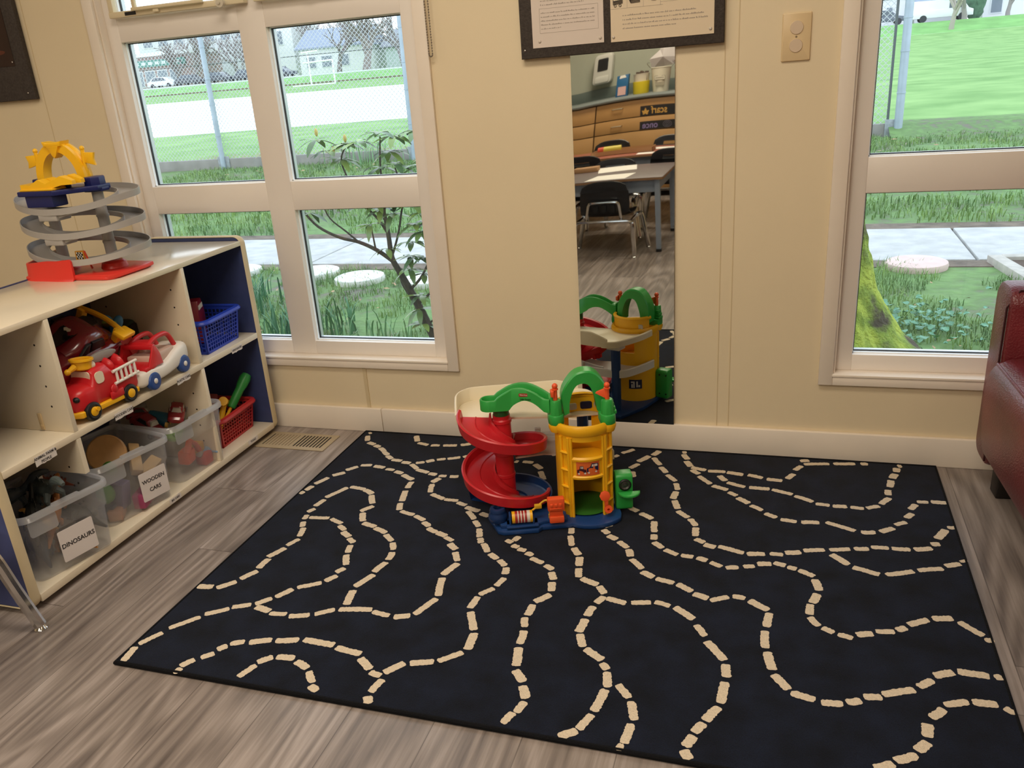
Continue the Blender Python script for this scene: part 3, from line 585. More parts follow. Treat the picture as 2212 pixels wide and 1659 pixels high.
b=MB(); b.tube(catmull([(-.085,.135,.104),(0,.14,.112),(.085,.135,.104)],5),.0075,10); b.box(.058,.098,.105,.16,.098,.112,.005); b.box(-.07,-.05,.12,.145,.07,.11,.003); b.box(.05,.07,.12,.145,.07,.11,.003); b.build('spoiler',yel,rc)
# things behind them
t=thing('toy_truck','dark green toy truck at the back of the middle cubby','toy truck',(-1.260,-.455,.392),rz=math.radians(12)); t.scale=(1.12,1.12,1.12)
b=MB(); body(b,[(-.07,.03,.02,.05),(-.06,.045,.015,.065),(-.02,.048,.015,.075),(.06,.048,.015,.075),(.07,.04,.02,.065)],p=4); b.build('body',P('dark_green','16352d',.4),t)
b=MB(); body(b,[(-.028,.03,.06,.08),(-.015,.042,.06,.115),(.03,.042,.06,.12),(.045,.038,.06,.1)],p=4); b.build('cab',P('dark_green','16352d',.4),t)
b=MB(); b.prism(rrect(-.012,.028,.078,.110,.006,3),.040,.0455,lambda u,v,h:(h,u,v)); b.build('side_window',blk,t)
for y in (-.04,.045):
    for sx in (-1,1): wheel(t,sx*.042,y,.02,.02,.016,blk,grey,.4,0,sx)
t=thing('toy_block','sloping red plastic toy body with a blue propeller stub behind the red car','toy',(-1.20,-.535,.405),rz=.2); t.scale=(1.15,1.15,1.15)
b=MB(); b.prism([(-.05,0),(.06,0),(.03,.085),(-.01,.10),(-.04,.06)],-.03,.03,lambda u,v,h:(h,u,v),bev=.006); b.build('body',red,t)
b=MB(); b.lathe([(0,0),(.021,0),(.021,.008),(0,.008)],(0,-.008,.12),18,rotx(-.6)); b.build('green_collar',P('lime','86a646',.4),t)
b=MB(); b.sphere((.016,.004,.125),(.013,.013,.020),rot=roty(.5)); b.sphere((-.014,.012,.125),(.013,.013,.020),rot=roty(-.5)); b.cyl((0,.008,.092),(0,.008,.122),.012,.014,14); b.build('propeller_stub',P('sky_blue','3f86b8',.4),t)
# ------------------------------------------------------------------ lattice baskets
def basket(nm,label,loc,rz,L,Wd,H,mt,nx,nz):
    t=thing(nm,label,'basket',loc,rz,group='plastic lattice baskets on the toy shelf')
    b=MB(); th=.0024
    fl=.012  # flare
    def wall(A,Bv,nrm,n):
        A=Vector(A);Bv=Vector(Bv);nrm=Vector(nrm); L_=(Bv-A).length; u=(Bv-A)/L_
        def pt(s,z): 
            o=nrm*(fl*z/H); sp=1+2*fl*z/H/L_; m=(A+Bv)/2; return m+(A+u*(L_*s)-m)*sp+o+Vector((0,0,z))
        def bar(s0,s1,z0,z1):
            q=[pt(s0,z0),pt(s1,z0),pt(s1,z1),pt(s0,z1)]; b.rings([q,[p-nrm*th for p in q]])
        bar(0,1,0,H*.08); bar(0,1,H*.9,H); bar(0,.05,0,H); bar(.95,1,0,H)
        for i in range(1,n): s=.05+.9*i/n; w=.0016/L_; bar(s-w,s+w,H*.08,H*.9)
        for k in range(1,nz): z=H*.08+H*.82*k/nz; bar(.05,.95,z-.0016,z+.0016)
    a,c=L/2,Wd/2
    wall((c,-a,0),(c,a,0),(1,0,0),nx); wall((-c,a,0),(-c,-a,0),(-1,0,0),nx); m=max(4,int(nx*Wd/L))
    wall((-c,-a,0),(c,-a,0),(0,-1,0),m); wall((c,a,0),(-c,a,0),(0,1,0),m)
    b.box(-c,c,-a,a,0,.003); b.build('lattice',mt,t,smooth=0)
    b=MB(); X=c+fl; Y=a+fl; out=[]
    prof=[(-.002,-.006),(.014,-.008),(.016,-.003),(.012,.004),(.0,.006),(-.004,.002)]
    fr=[]
    for cx,cy,a0 in ((X-.02,Y-.02,0),(-X+.02,Y-.02,PI/2),(-X+.02,-Y+.02,PI),(X-.02,-Y+.02,1.5*PI)):
        for i in range(5): q=a0+PI/2*i/4; d=(math.cos(q),math.sin(q),0); fr.append(((cx+.02*d[0],cy+.02*d[1],H),d,(0,0,1)))
    b.sweep(prof,fr,loop=True); b.build('rim',mt,t); return t
basket('toy_basket','royal blue plastic lattice basket in the top right cubby',(-1.118,-.232,.3805),math.radians(2),.182,.135,.108,P('basket_blue','2440b4',.4),13,7)
basket('toy_basket','red plastic lattice basket in the bottom right cubby',(-1.145,-.218,.0435),math.radians(2),.192,.140,.100,P('basket_red','b32a2c',.4),13,7)
t=thing('toy_barn','small dark red toy barn peeking out of the blue basket','toy barn',(-1.150,-.235,.400),rz=math.radians(25)); t.scale=(1.15,1.15,1.15)
b=MB(); b.prism([(-.038,0),(.038,0),(.04,.085),(.022,.118),(-.022,.118),(-.04,.085)],-.03,.03,lambda u,v,h:(h,u,v),bev=.003); b.build('barn_body',dred,t)
b=MB(); b.box(.0305,.0325,-.03,.02,.094,.106); b.build('label_strip',M('strip_cream','d8cfc0',.5),t)
# tools standing in the red basket
def tool(nm,label,cat,loc,rot,fn,mt):
    t=thing(nm,label,cat,(loc[0],loc[1]+.012,loc[2]+.014),rot=rot,group='toy tools in the red basket'); t.scale=(1.22,1.22,1.22); fn(t); return t
def f1(t):
    b=MB(); b.lathe([(0,0),(.010,0),(.0125,.006),(.0125,.06),(.0155,.075),(.0165,.095),(.013,.108),(.0,.112)],(0,0,.055),18); b.build('handle',P('grip_green','2c8a3c',.4),t)
    b=MB(); b.cyl((0,0,-.03),(0,0,.056),.0045,n=10); b.build('shaft',yel,t)
tool('toy_screwdriver','toy screwdriver with fat green handle leaning out of the red basket','toy tool',(-1.118,-.246,.080),(math.radians(-46),math.radians(14),0),f1,None)
def f2(t):
    b=MB(); b.tube([(0,0,-.02),(0,0,.06)],.008,10); b.tube([(0,-.028,.066),(0,.03,.066)],[.013,.011],12); b.build('hammer',yel,t)
tool('toy_hammer','yellow toy hammer lying in the red basket','toy tool',(-1.125,-.250,.082),(math.radians(-25),.3,.4),f2,None)
def f3(t):
    b=MB(); b.box(-.017,.017,-.03,.03,-.014,.014,.004); b.box(-.012,.012,.026,.05,-.01,.01,.003); b.build('wooden_body',P('brick_red','8c3a30',.5),t)
tool('toy_plane','brick red toy hand plane at the back of the red basket','toy tool',(-1.165,-.225,.128),(math.radians(30),.2,.5),f3,None)
def f4(t):
    b=MB(); b.tube([(0,-.03,0),(0,0,.012),(0,.03,0)],.009,10); b.sphere((0,.034,0),.014); b.build('wooden_body',P('pinkish','9c4a44',.5),t)
tool('toy_spanner','faded red toy spanner poking up in the red basket','toy tool',(-1.180,-.285,.130),(math.radians(50),0,.3),f4,None)
# ------------------------------------------------------------------ clear storage bins
binm=glassy('frosted_clear_plastic','e4e6ea',.17,.12,.05); rimm=glassy('frosted_clear_rim','e8eaee',.40,.15,.06)
def bin_(label,loc,rz,L,Wd,H):
    t=thing('storage_bin',label,'storage bin',loc,rz,group='clear plastic bins in the bottom cubbies')
    b=MB(); a,c=L/2,Wd/2; th=.0016
    def ring(z,e,r): return [(x,y,z) for x,y in rrect(-c-e,c+e,-a-e,a+e,r,5)]
    k=.012
    b.rings([ring(0,-k,.022),ring(.004,-k+.002,.024),ring(H*.62,-k*.25,.026),ring(H*.64,.001,.026),ring(H,.004,.028),ring(H,.004-th,.028),ring(H*.64,.001-th,.026),ring(H*.62,-k*.25-th,.026),ring(.005,-k,.022)],True,True)
    b.build('bin_body',binm,t)
    b=MB(); fr=[]
    for i,(x,y) in enumerate(rrect(-c-.004,c+.004,-a-.004,a+.004,.028,6)):
        q=math.atan2(y/(a),x/(c)); 
        cx=max(min(x,c-.024),-c+.024); cy=max(min(y,a-.024),-a+.024); d=Vector((x-cx,y-cy,0)).normalized(); fr.append(((x,y,H),d,(0,0,1)))
    b.sweep([(-.001,-.004),(.007,-.013),(.009,-.013),(.009,-.002),(.006,.003),(-.001,.003)],fr,loop=True); b.build('bin_rim',rimm,t)
    b=MB(); b.prism(rrect(-L*.16,L*.16,H*.70,H*.93,.008,4),c+.004,c+.0065,lambda u,v,h:(h,u-L*.30,v)); b.prism(rrect(-L*.16,L*.16,H-.002,H+.007,.003,3),c+.002,c+.012,lambda u,v,h:(h,u,v)); b.build('moulded_tab',rimm,t)
    return t
def card(t,L,c,H,y0,y1,z0,z1,lines,size):
    b=MB(); b.prism(rrect(y0,y1,z0,z1,.004,3),c+.0035,c+.0045,lambda u,v,h:(h,u,v)); p=b.build('label_card',M('card_white','ddd6d4',.55),t,smooth=0)
    for i,s in enumerate(lines): text(s,size,(c+.0048,(y0+y1)/2,(z0+z1)/2+(len(lines)-1)*.0145-.029*i),(0,1,0),(0,0,1),txtm,p)
B1=bin_('clear plastic bin with a DINOSAURS card, nearest the end of the shelf',(-1.137,-1.001,.0435),math.radians(-13),.237,.24,.190)
card(B1,.237,.120,.190,-.045,.055,.028,.115,['DINOSAURS'],.0172)
B2=bin_('clear plastic bin with a WOODEN CARS card, between the two other bins',(-1.156,-.724,.0435),math.radians(-13),.243,.24,.190)
card(B2,.243,.120,.190,.0,.093,.030,.118,['WOODEN','CARS'],.0165)
B3=bin_('clear plastic bin of mixed toy vehicles without a card, by the red basket',(-1.145,-.459,.0435),math.radians(-4),.232,.24,.190)
def inb(Bt,x,y,z): 
    v=Matrix.Rotation(Bt.rotation_euler.z,3,'Z')@Vector((x*.76,y,.012+(z-.012)*1.17)); return Bt.location+v
def dino(label,loc,rz,s,col,lng=1):
    t=thing('toy_dinosaur',label,'toy dinosaur',loc,rz,group='dinosaurs in the labelled bin')
    b=MB(); pts=catmull([(0,-.095*lng,.010),(0,-.06*lng,.018),(0,-.025,.03),(0,.01,.034),(0,.035,.036),(0,.055*lng,.055),(0,.075*lng,.068),(0,.095*lng,.062)],4); n=len(pts)
    rad=[.0025,.0035,.005,.006,.008,.010,.013,.0155,.018,.019,.0195,.019,.018,.0165,.015,.012,.010,.009,.008,.0075,.008,.0095,.0105,.010,.009,.008,.007,.006,.004]
    rad=[rad[int(i*(len(rad)-1)/(n-1))] for i in range(n)]
    b.tube([p*s for p in pts],[r*s for r in rad],10)
    for x in (-.014,.014):
        for y in (-.02,.028): b.tube([Vector(q)*s for q in ((x*.6,y,.03),(x*1.25,y+.003,.016),(x*1.2,y-.002,0),(x*1.2,y+.010,0))],[.008*s,.006*s,.0045*s,.003*s],8)
    for k in range(7): y=-.05+.016*k; b.sphere((0,y*s,(.035+.02*(1-abs(k-3)/3.5))*s),(.002*s,.006*s,.009*s),6,4)
    b.build('dinosaur_body',M('dino_'+col,col,.5,var=.35,vscale=40),t); return t
def setrot(t,e): t.rotation_euler=e; return t
for (lab,x,y,z,e,s,col,l) in (
 ('long grey green toy dinosaur lying across the top of the dinosaur bin',.03,.02,.135,(.1,.2,-1.9),1.25,'4c5553',1.25),
 ('dark slate toy dinosaur at the back left of the dinosaur bin',-.09,-.04,.130,(.2,.5,-.6),1.15,'3a4246',1.1),
 ('orange brown toy dinosaur standing up the front wall of the bin',.030,.02,.095,(.7,.2,.5),1.0,'a8692c',1),
 ('small tan toy dinosaur at the front left corner of the bin',.075,-.055,.105,(.2,.6,1.9),.6,'b98b45',1),
 ('blackish toy dinosaur in the middle of the bin',.03,-.045,.105,(.3,.3,.9),1.1,'23231f',1),
 ('olive black toy dinosaur behind the card of the bin',.0,.05,.06,(.5,1.2,2.2),1.2,'2c2f27',1),
 ('rust coloured toy dinosaur near the back right of the bin',-.06,.07,.135,(.1,.5,2.0),.6,'7c3a24',1),
 ('pale orange toy dinosaur on the floor of the bin',.055,.02,.012,(.0,.1,1.7),.9,'b07a3c',1),
 ('dark blue grey toy dinosaur at the floor of the bin',-.02,-.03,.012,(0,0,1.0),1.3,'2d343c',1)):
    dino(lab,inb(B1,x,y,z),0,s,col,l).rotation_euler=e
wood=M('pale_wood','b98d57',.5,var=.15,vscale=25); wood2=M('pale_wood_end','c9a878',.5,var=.1,vscale=25)
g='wooden toys in the second bin'
t=thing('wooden_disc','thick round pale wooden disc standing on edge in the wooden cars bin','wooden toy',inb(B2,.03,-.012,.152),group=g); t.scale=(1.15,1.15,1.15); t.rotation_euler=(math.radians(15),math.radians(62),math.radians(-35))
b=MB(); b.lathe([(0,-.014),(.044,-.014),(.047,-.011),(.047,.011),(.044,.014),(0,.014)],n=36); b.build('disc',wood,t)
def block(label,x,y,z,e,sx,sy,sz,mt,nm='wooden_block'):
    t=thing(nm,label,'wooden toy',inb(B2,x,y,z),group=g); t.rotation_euler=e
    b=MB(); b.box(-sx,sx,-sy,sy,-sz,sz,.004); b.build('block',mt,t)
block('pale wooden bar leaning from the disc to the front of the bin',.06,.055,.115,(.5,.35,.9),.016,.055,.013,wood2)
block('short pale wooden block beside the disc',.10,.075,.09,(.2,.5,.2),.018,.04,.013,wood2)
block('small dark wooden figure in the back left of the wooden cars bin',-.10,-.075,.150,(.2,.1,.4),.012,.012,.028,M('dark_wood','6d5144',.5),'wooden_peg')
def ball(label,x,y,z,r,mt,nm='toy_ball'):
    t=thing(nm,label,'toy ball',inb(B2,x,y,z),group=g); b=MB(); b.sphere((0,0,0),r); b.build('ball',mt,t)
ball('lower green toy ball behind the left wall of the wooden cars bin',.09,-.075,.075,(.027,.024,.03),P('leaf_green','4e8a34',.5))
ball('upper green toy ball in the wooden cars bin',.06,-.03,.12,(.022,.022,.024),P('leaf_green','4e8a34',.5))
ball('orange toy ball in the front right corner of the wooden cars bin',.10,.078,.060,(.026,.022,.028),P('soft_orange','c97b3a',.5))
block('magenta toy block behind the lower edge of the wooden cars card',.115,.03,.03,(0,0,.3),.018,.045,.022,P('magenta','9a3f66',.5),'toy_block')
block('purple grey toy block left of the wooden cars card',.10,-.035,.06,(0,.2,.1),.02,.02,.04,P('violet_grey','6e6488',.5),'toy_block')
block('pinkish wooden block at the bottom left of the wooden cars bin',.10,-.06,.02,(0,0,.5),.02,.03,.016,M('pink_wood','a97c66',.5))
block('navy toy block at the bottom left of the wooden cars bin',.06,-.05,.025,(0,0,.2),.025,.04,.02,P('deep_navy','2c3a5a',.5),'toy_block')
# third bin
g3='vehicles in the third bin'
def car3(label,x,y,z,e,s,mt,win,nm='toy_car'):
    t=thing(nm,label,'toy car',inb(B3,x,y,z),group=g3); t.rotation_euler=e; t.scale=(s,s,s)
    b=MB(); body(b,[(-.052,.018,.008,.02),(-.046,.024,.006,.026),(-.02,.026,.006,.03),(.02,.026,.006,.032),(.046,.024,.008,.03),(.052,.018,.01,.024)],p=3.4); b.build('body',mt,t)
    b=MB(); body(b,[(-.022,.017,.024,.03),(-.008,.020,.024,.046),(.02,.020,.024,.048),(.036,.017,.024,.032)],p=3.4); b.build('cabin',mt,t)
    b=MB()
    for sx in (-1,1): b.prism([(-.012,.031),(.026,.031),(.018,.043),(-.004,.043)],sx*.018,sx*.0212,lambda u,v,h:(h,u,v))
    b.build('side_window',win,t)
    b=MB(); b.prism([(-.015,.032),(.015,.032),(.011,.043),(-.011,.043)],-.019,-.012,lambda u,v,h:(u,h-(.04-v)*.4,v)); b.build('windscreen',M('window_silver','b8b4aa',.25),t)
    for y in (-.032,.032):
        for sx in (-1,1): wheel(t,sx*.022,y,.009,.0095,.008,blk,grey,.5,0,sx)
car3('shiny red toy sports car on top of the third bin',.03,.015,.142,(.1,.25,.6),1.0,P('shiny_red','8e1f2a',.2,coat=.5),M('window_silver','b8b4aa',.25))
car3('dull red toy car at the back left of the third bin',-.03,-.07,.130,(.4,.1,1.5),1.1,P('dull_red','7a2028',.4),blk)
car3('upper dark red toy car at the left edge of the third bin',-.075,-.045,.150,(.1,.3,2.2),.9,dred,blk)
t=thing('toy_engine','teal toy locomotive front with yellow round wheels in the third bin','toy train',inb(B3,-.02,-.02,.150),group=g3); t.rotation_euler=(0.1,.3,.4)
b=MB(); b.lathe([(0,-.03),(.022,-.03),(.024,-.02),(.024,.03),(0,.034)],n=20,ax=roty(PI/2)); b.box(-.03,.02,-.02,.02,-.02,.0,.004); b.build('boiler',P('teal','1f5a78',.35),t)
for y,r in ((-.02,.010),(.022,.019)):
    b=MB(); b.cyl((.026,y,-.004),(.034,y,-.004),r,n=20); b.build('round_wheel',P('straw','d8ac52',.4),t)
t=thing('toy_motor','silver grey ribbed toy engine block standing out of the third bin','toy engine',inb(B3,-.005,.068,.150),group=g3); t.rotation_euler=(.25,.3,.5)
b=MB(); b.box(-.022,.022,-.032,.032,-.02,.012,.003)
for k in range(7): b.box(-.024+.0075*k,-.0205+.0075*k,-.03,.03,.012,.028,.001)
b.tube([(-.02,-.036,.0),(.02,-.036,.0)],.007,10); b.build('ribbed_block',sil,t)
t=thing('toy_frog','lime green rubber toy at the front left of the third bin','rubber toy',inb(B3,.075,-.045,.115),group=g3)
b=MB(); b.sphere((0,0,0),(.03,.026,.018)); b.sphere((.02,.012,.012),.010); b.sphere((.02,-.012,.012),.010); b.build('frog_body',P('lime_rubber','7cae4a',.5),t)
t=thing('toy_digger','orange toy digger pressed against the front wall of the third bin','toy digger',inb(B3,.105,-.03,.06),group=g3); t.rotation_euler=(0,.1,.2)
b=MB(); b.box(-.02,.02,-.03,.02,-.03,.015,.008); b.tube([(0.01,-.02,.01),(.012,.0,.045),(.015,.03,.02),(.015,.05,-.01)],[.012,.010,.008,.010],10); b.build('digger_body',P('digger_orange','cf5228',.45),t)
b=MB(); b.cyl((.02,.04,-.02),(.02,.055,-.03),.011,n=14); b.build('digger_bucket',grey,t)
t=thing('toy_plane','pale blue toy plane at the bottom right of the third bin','toy plane',inb(B3,.10,.07,.03),group=g3)
b=MB(); b.sphere((0,0,0),(.018,.045,.018)); b.box(-.05,.04,-.012,.012,-.003,.004,.003); b.build('plane_body',P('pale_blue','7f9fc0',.45),t)
block3=lambda lab,x,y,z,c:tag((lambda t:(t,setattr(t,'location',inb(B3,x,y,z)))[0])((lambda b:(b.box(-.02,.02,-.02,.02,-.02,.02,.005),b.build('toy_block',P('blk_'+c,c,.45)))[1])(MB())),lab,'toy block',g3)
block3('yellow toy block low in the third bin',.08,.03,.05,'c99a35'); block3('scarlet toy block low at the right of the third bin',.11,.035,.022,'b3383a')
# ------------------------------------------------------------------ spiral race tower on the shelf
gm=M('tower_grey','a5a2a0',.32,var=.05,vscale=6); yt=P('tower_yellow','f4bd1c',.35); nt_=P('tower_navy','141f5c',.3); rt=P('tower_red','d5352c',.35)
TX,TY=-1.248,-.495
tw=thing('race_tower','toy race tower with grey looping tracks, red base and yellow arch on the shelf','toy track',(TX,TY,ST))
# red base tray with raised arena wall on its front left
b=MB(); b.prism(rrect(-.163,.160,-.118,.075,.03,5),0,.010,bev=.004); b.lathe([(.0,.03),(.03,.03),(.036,.026),(.042,.010)],(-.105,.0,0),24); b.lathe([(.0,.036),(.026,.036),(.034,.030),(.040,.008)],(.085,-.01,0),24); b.build('base',rt,tw)
b=MB(); fr=[]
wl=catmull([(-.158,.04,0),(-.164,-.05,0),(-.138,-.106,0),(-.05,-.117,0),(.0,-.120,0),(.035,-.118,0)],5)
hs=[.056,.054,.05,.046,.044,.043,.042,.042,.042,.042,.043,.045,.047,.049,.051,.052,.052,.052,.052,.053,.054,.055,.055,.056,.056,.05]
for i,p in enumerate(wl):
    q=(wl[min(i+1,len(wl)-1)]-wl[max(i-1,0)]).normalized(); s=(q.y,-q.x,0); fr.append((p,s,(0,0,1)))
rings=[]
for i,(p,s,u) in enumerate(fr):
    h=hs[min(i,len(hs)-1)]+.004; s=Vector(s); rings.append([p+s*(.012),p+s*.006+Vector((0,0,.008)),p+s*.003+Vector((0,0,h)),p-s*.003+Vector((0,0,h)),p-s*.004+Vector((0,0,.004))])
b.rings(rings); b.build('arena_wall',rt,tw)
b=MB(); b.prism([(.035,-.120),(.150,-.114),(.168,-.09),(.172,.02),(.165,.06),(.06,.07)],.004,.016,bev=.004); b.build('finish_ramp',rt,tw)
# posts
PL,PR=(-.105,.0),(.078,-.002)
for i,(x,y) in enumerate((PL,PR)):
    b=MB(); b.cyl((x,y,.02),(x,y,.252),.0165,.0155,24)
    for k in range(2): b.cyl((x,y,.085+.075*k),(x,y,.092+.075*k),.0178,n=24)
    b.build('post',gm,tw)
# three oval track loops, each sagging towards its joint at the front
prof=[(-.030,.008),(-.030,-.006),(.030,-.006),(.030,.0115),(.0275,.0115),(.0275,-.003),(-.0275,-.003),(-.0275,.008)]
AX,AY=.172,.086
for zc,tilt in ((.233,0),(.165,.004),(.090,.005)):
    fr=[]
    for k in range(60):
        t=2*PI*k/60; sn=math.sin(t); z=zc-.014-tilt*math.cos(t)+(.010*sn if sn>0 else -.030*abs(sn)**1.5)
        nrm=Vector((math.cos(t)/AX,math.sin(t)/AY,0)).normalized(); fr.append(((AX*math.cos(t),AY*math.sin(t),z),nrm,(0,0,1)))
    b=MB(); b.sweep(prof,fr,loop=True)
    if zc>.1: b.box(-.045,.02,-AY-.028,-AY+.028,zc-.066,zc-.048,.003); b.rings([[(.02,-AY-.02,zc-.05),(.02,-AY+.02,zc-.05),(.02,-AY+.02,zc-.06),(.02,-AY-.02,zc-.06)],[(.09,-AY-.005,zc-.03),(.09,-AY+.02,zc-.03),(.09,-AY+.02,zc-.04),(.09,-AY-.005,zc-.04)]])
    b.build('track_loop',gm,tw)
b=MB()
for (x,y),sx in ((PL,-1),(PR,1)):
    for z in (.205,.135,.062): b.box(min(x,x+sx*.05),max(x,x+sx*.05),y-.006,y+.006,z-.006,z-.001)
b.build('track_bracket',gm,tw)
# navy launch deck and caps
b=MB(); DX=Matrix.Translation((.050,.0,0)); b.X=DX; b.prism([(-.145,-.115),(-.02,-.118),(.02,-.07),(.06,-.03),(.06,.02),(-.05,.03),(-.13,.02)],.236,.250,bev=.003); b.prism([(-.128,-.108),(-.03,-.112),(-.028,-.06),(-.126,-.05)],.205,.237,bev=.003)
b.X=None; b.prism([(PR[0]+.030*math.cos(k*PI/4+PI/8),PR[1]+.030*math.sin(k*PI/4+PI/8)) for k in range(8)],.236,.272,bev=.003); b.prism([(PR[0]+.036*math.cos(k*PI/4+PI/8),PR[1]+.036*math.sin(k*PI/4+PI/8)) for k in range(8)],.232,.243,bev=.002)
b.prism([(PL[0]+.032*math.cos(k*PI/4+PI/8),PL[1]+.032*math.sin(k*PI/4+PI/8)) for k in range(8)],.236,.272,bev=.003); b.sphere((.03,-.055,.256),(.012,.008,.008))
b.build('launch_deck',nt_,tw)
b=MB(); b.X=DX
for k in (0,1): 
    y=-.108+.034*k; b.rings([[(-.135,y,.252),(-.135,y+.03,.252),(-.135,y+.03,.268),(-.135,y,.268)],[(-.10,y,.252),(-.10,y+.03,.252),(-.10,y+.03,.266),(-.10,y,.266)],[(-.07,y,.252),(-.07,y+.03,.252),(-.07,y+.03,.280),(-.07,y,.280)],[(-.045,y,.252),(-.045,y+.03,.252),(-.045,y+.03,.268),(-.045,y,.268)],[(.0,y+.01,.262),(.0,y+.034,.262),(.0,y+.034,.286),(.0,y+.01,.286)],[(.03,y+.02,.262),(.03,y+.034,.262),(.03,y+.034,.272),(.03,y+.02,.272)]])
b.box(-.138,-.02,-.112,-.038,.250,.256,.002); b.build('starting_gate',yt,tw)
# yellow arch with flags
b=MB(); fr=[]
for k in range(25):
    t=PI*k/24; x=-.0245+.074*math.cos(t); z=.270+.087*math.sin(t); fr.append(((x,.0,z),(math.cos(t),0,math.sin(t)),(0,1,0)))
b.sweep([(-.013,-.016),(.012,-.016),(.013,-.006),(.009,0),(.013,.006),(.012,.016),(-.013,.016)],fr); b.build('arch',yt,tw)
b=MB(); b.prism([(-.034,.392),(-.029,.378),(.029,.378),(.034,.392),(.018,.389),(-.018,.389)],-.018,.018,lambda u,v,h:(u-.0245,h-.004,v-.019),bev=.002); b.prism([(-.022,.379),(.022,.379),(.012,.362),(.007,.352),(0,.346),(-.007,.352),(-.012,.362)],-.018,.014,lambda u,v,h:(u-.0245,h-.004,v-.019),bev=.003); b.build('arch_crest',yt,tw)
for sx in (-1,1):
    b=MB(); x0=-.0245+sx*.080
    b.cyl((x0,.0,.272),(x0+sx*.004,.0,.345),.0055,n=10); b.sphere((x0+sx*.004,.0,.349),.007); b.prism([(x0+sx*.006,.310),(x0+sx*.040,.302),(x0+sx*.036,.318),(x0+sx*.042,.336),(x0+sx*.006,.338)],-.004,.004,lambda u,v,h:(u,h,v),bev=.001); b.build('flag',yt,tw)
# chequered flag
b=MB(); b.cyl((.045,-.055,.020),(.032,-.058,.072),.003,n=8); b.build('flag_pole',ora,tw)
b=MB(); b.prism([(-.002,.042),(.030,.046),(.032,.072),(0,.070)],-.060,-.057,lambda u,v,h:(u,h,v+.002)); fl=b.build('chequered_flag',P('flag_orange','e3a02e',.4),tw,smooth=0)
b=MB(); b.mi=0
for i in range(5):
    for j in range(4):
        if (i+j)%2==0: x=.004+.0045*i; z=.049+.005*j; b.box(x,x+.0045,-.0608,-.060,z,z+.005)
b.mi=1
for i in range(5):
    for j in range(4):
        if (i+j)%2: x=.004+.0045*i; z=.049+.005*j; b.box(x,x+.0045,-.0608,-.060,z,z+.005)
b.build('chequer',[blk,wht],fl,smooth=0)
# ================================================================== toy garage on the rug
gt=thing('toy_garage','yellow, green, red and blue toy parking garage with a spiral ramp, standing on the rug','toy garage',(.215,-.440,.0095),rz=math.radians(20))
gy=M('garage_yellow','f0b41a',.38,var=.03,vscale=6); gg=M('garage_green','2fa045',.36); gr=M('garage_red','c3232c',.33); gb=M('garage_blue','1c3d72',.36); gw=M('garage_cream','eadfc6',.4,var=.03,vscale=6); go=M('garage_orange','ea5a2c',.38); gfl=M('garage_floor_green','2f6a22',.5); gwt=M('garage_white','dcd8d2',.4)
def slab(b,poly,z0,z1,bev=.003): b.prism(poly,z0,z1,bev=bev)
def arc(cx,cy,r,a0,a1,n=12): return [(cx+r*math.cos(math.radians(a0+(a1-a0)*i/n)),cy+r*math.sin(math.radians(a0+(a1-a0)*i/n))) for i in range(n+1)]
# blue base with workshop step at the front left
b=MB()
slab(b,[(-.290,-.022),(-.266,-.104),(-.250,-.114),(-.158,-.114),(-.146,-.102),(-.072,-.100)]+arc(-.006,-.022,.097,232,318,9)+[(.072,-.062),(.072,.10),(.045,.215),(-.04,.215),(-.06,.09),(-.10,.05),(-.275,.03)],0,.013)
slab(b,[(-.278,-.020),(-.256,-.098),(-.158,-.100),(-.140,-.090),(-.078,-.088),(-.078,-.04),(-.20,-.01)],.012,.024,.003)
b.build('base',gb,gt)
HX,HY=-.231,.045
b=MB(); b.lathe([(.0,.020),(.112,.020),(.118,.024),(.122,.044),(.1265,.045),(.127,.038),(.122,0),(0,0)],(HX,HY,0),30,a0=math.radians(-25),a1=math.radians(150)); b.lathe([(.06,.020),(.058,.026),(.056,.020)],(HX,HY,0),20,a0=math.radians(-20),a1=math.radians(140)); b.build('catch_bowl',gb,gt)
# column
b=MB(); b.lathe([(0,.005),(.027,.005),(.026,.10),(.0275,.102),(.0275,.110),(.0255,.112),(.025,.165),(.0275,.168),(.0275,.19),(.025,.2),(.0245,.262),(.027,.264),(.027,.272),(.0235,.275),(.0235,.285),(0,.285)],(HX,HY,0),28); b.build('column',gr,gt)
b=MB(); b.lathe([(0,.275),(.0215,.275),(.022,.305),(0,.305)],(HX,HY,0),24); b.build('column_collar',M('garage_dark_green','1f5a2a',.4),gt)
# spiral ramp in two moulded lengths
def zr(a): # a degrees turned, 0 at the top
    return .266-.236*a/540.0
def ramp(a0,a1,name):
    fr=[]; a=a0; prof=[(-.094,.016),(-.094,-.004),(-.004,-.008),(.0,.020),(-.004,.023),(-.010,.020),(-.013,.001),(-.048,.001),(-.050,.0035),(-.052,.001),(-.086,.001),(-.089,.014)]
    while a<=a1+.1:
        t=math.radians(180+a); d=(math.cos(t),math.sin(t),0); fr.append(((HX+.122*d[0],HY+.122*d[1],zr(a)),d,(0,0,1))); a+=6
    b=MB(); b.sweep(prof,fr); return b.build(name,gr,gt)
ramp(-16,260,'ramp'); ramp(262,538,'ramp')
b=MB()
for k in range(4): t=math.radians(180+196+4*k); b.box(HX+.118*math.cos(t)-.006,HX+.118*math.cos(t)+.006,HY+.118*math.sin(t)-.004,HY+.118*math.sin(t)+.004,zr(196)-.018-.002*(k%2),zr(196)-.004)
t=math.radians(180+290); b.box(HX+.12*math.cos(t)-.008,HX+.12*math.cos(t)+.002,HY+.12*math.sin(t)-.004,HY+.12*math.sin(t)+.004,zr(290)-.02,zr(290))
t=math.radians(180+400); b.build('ramp_clip',gr,gt)
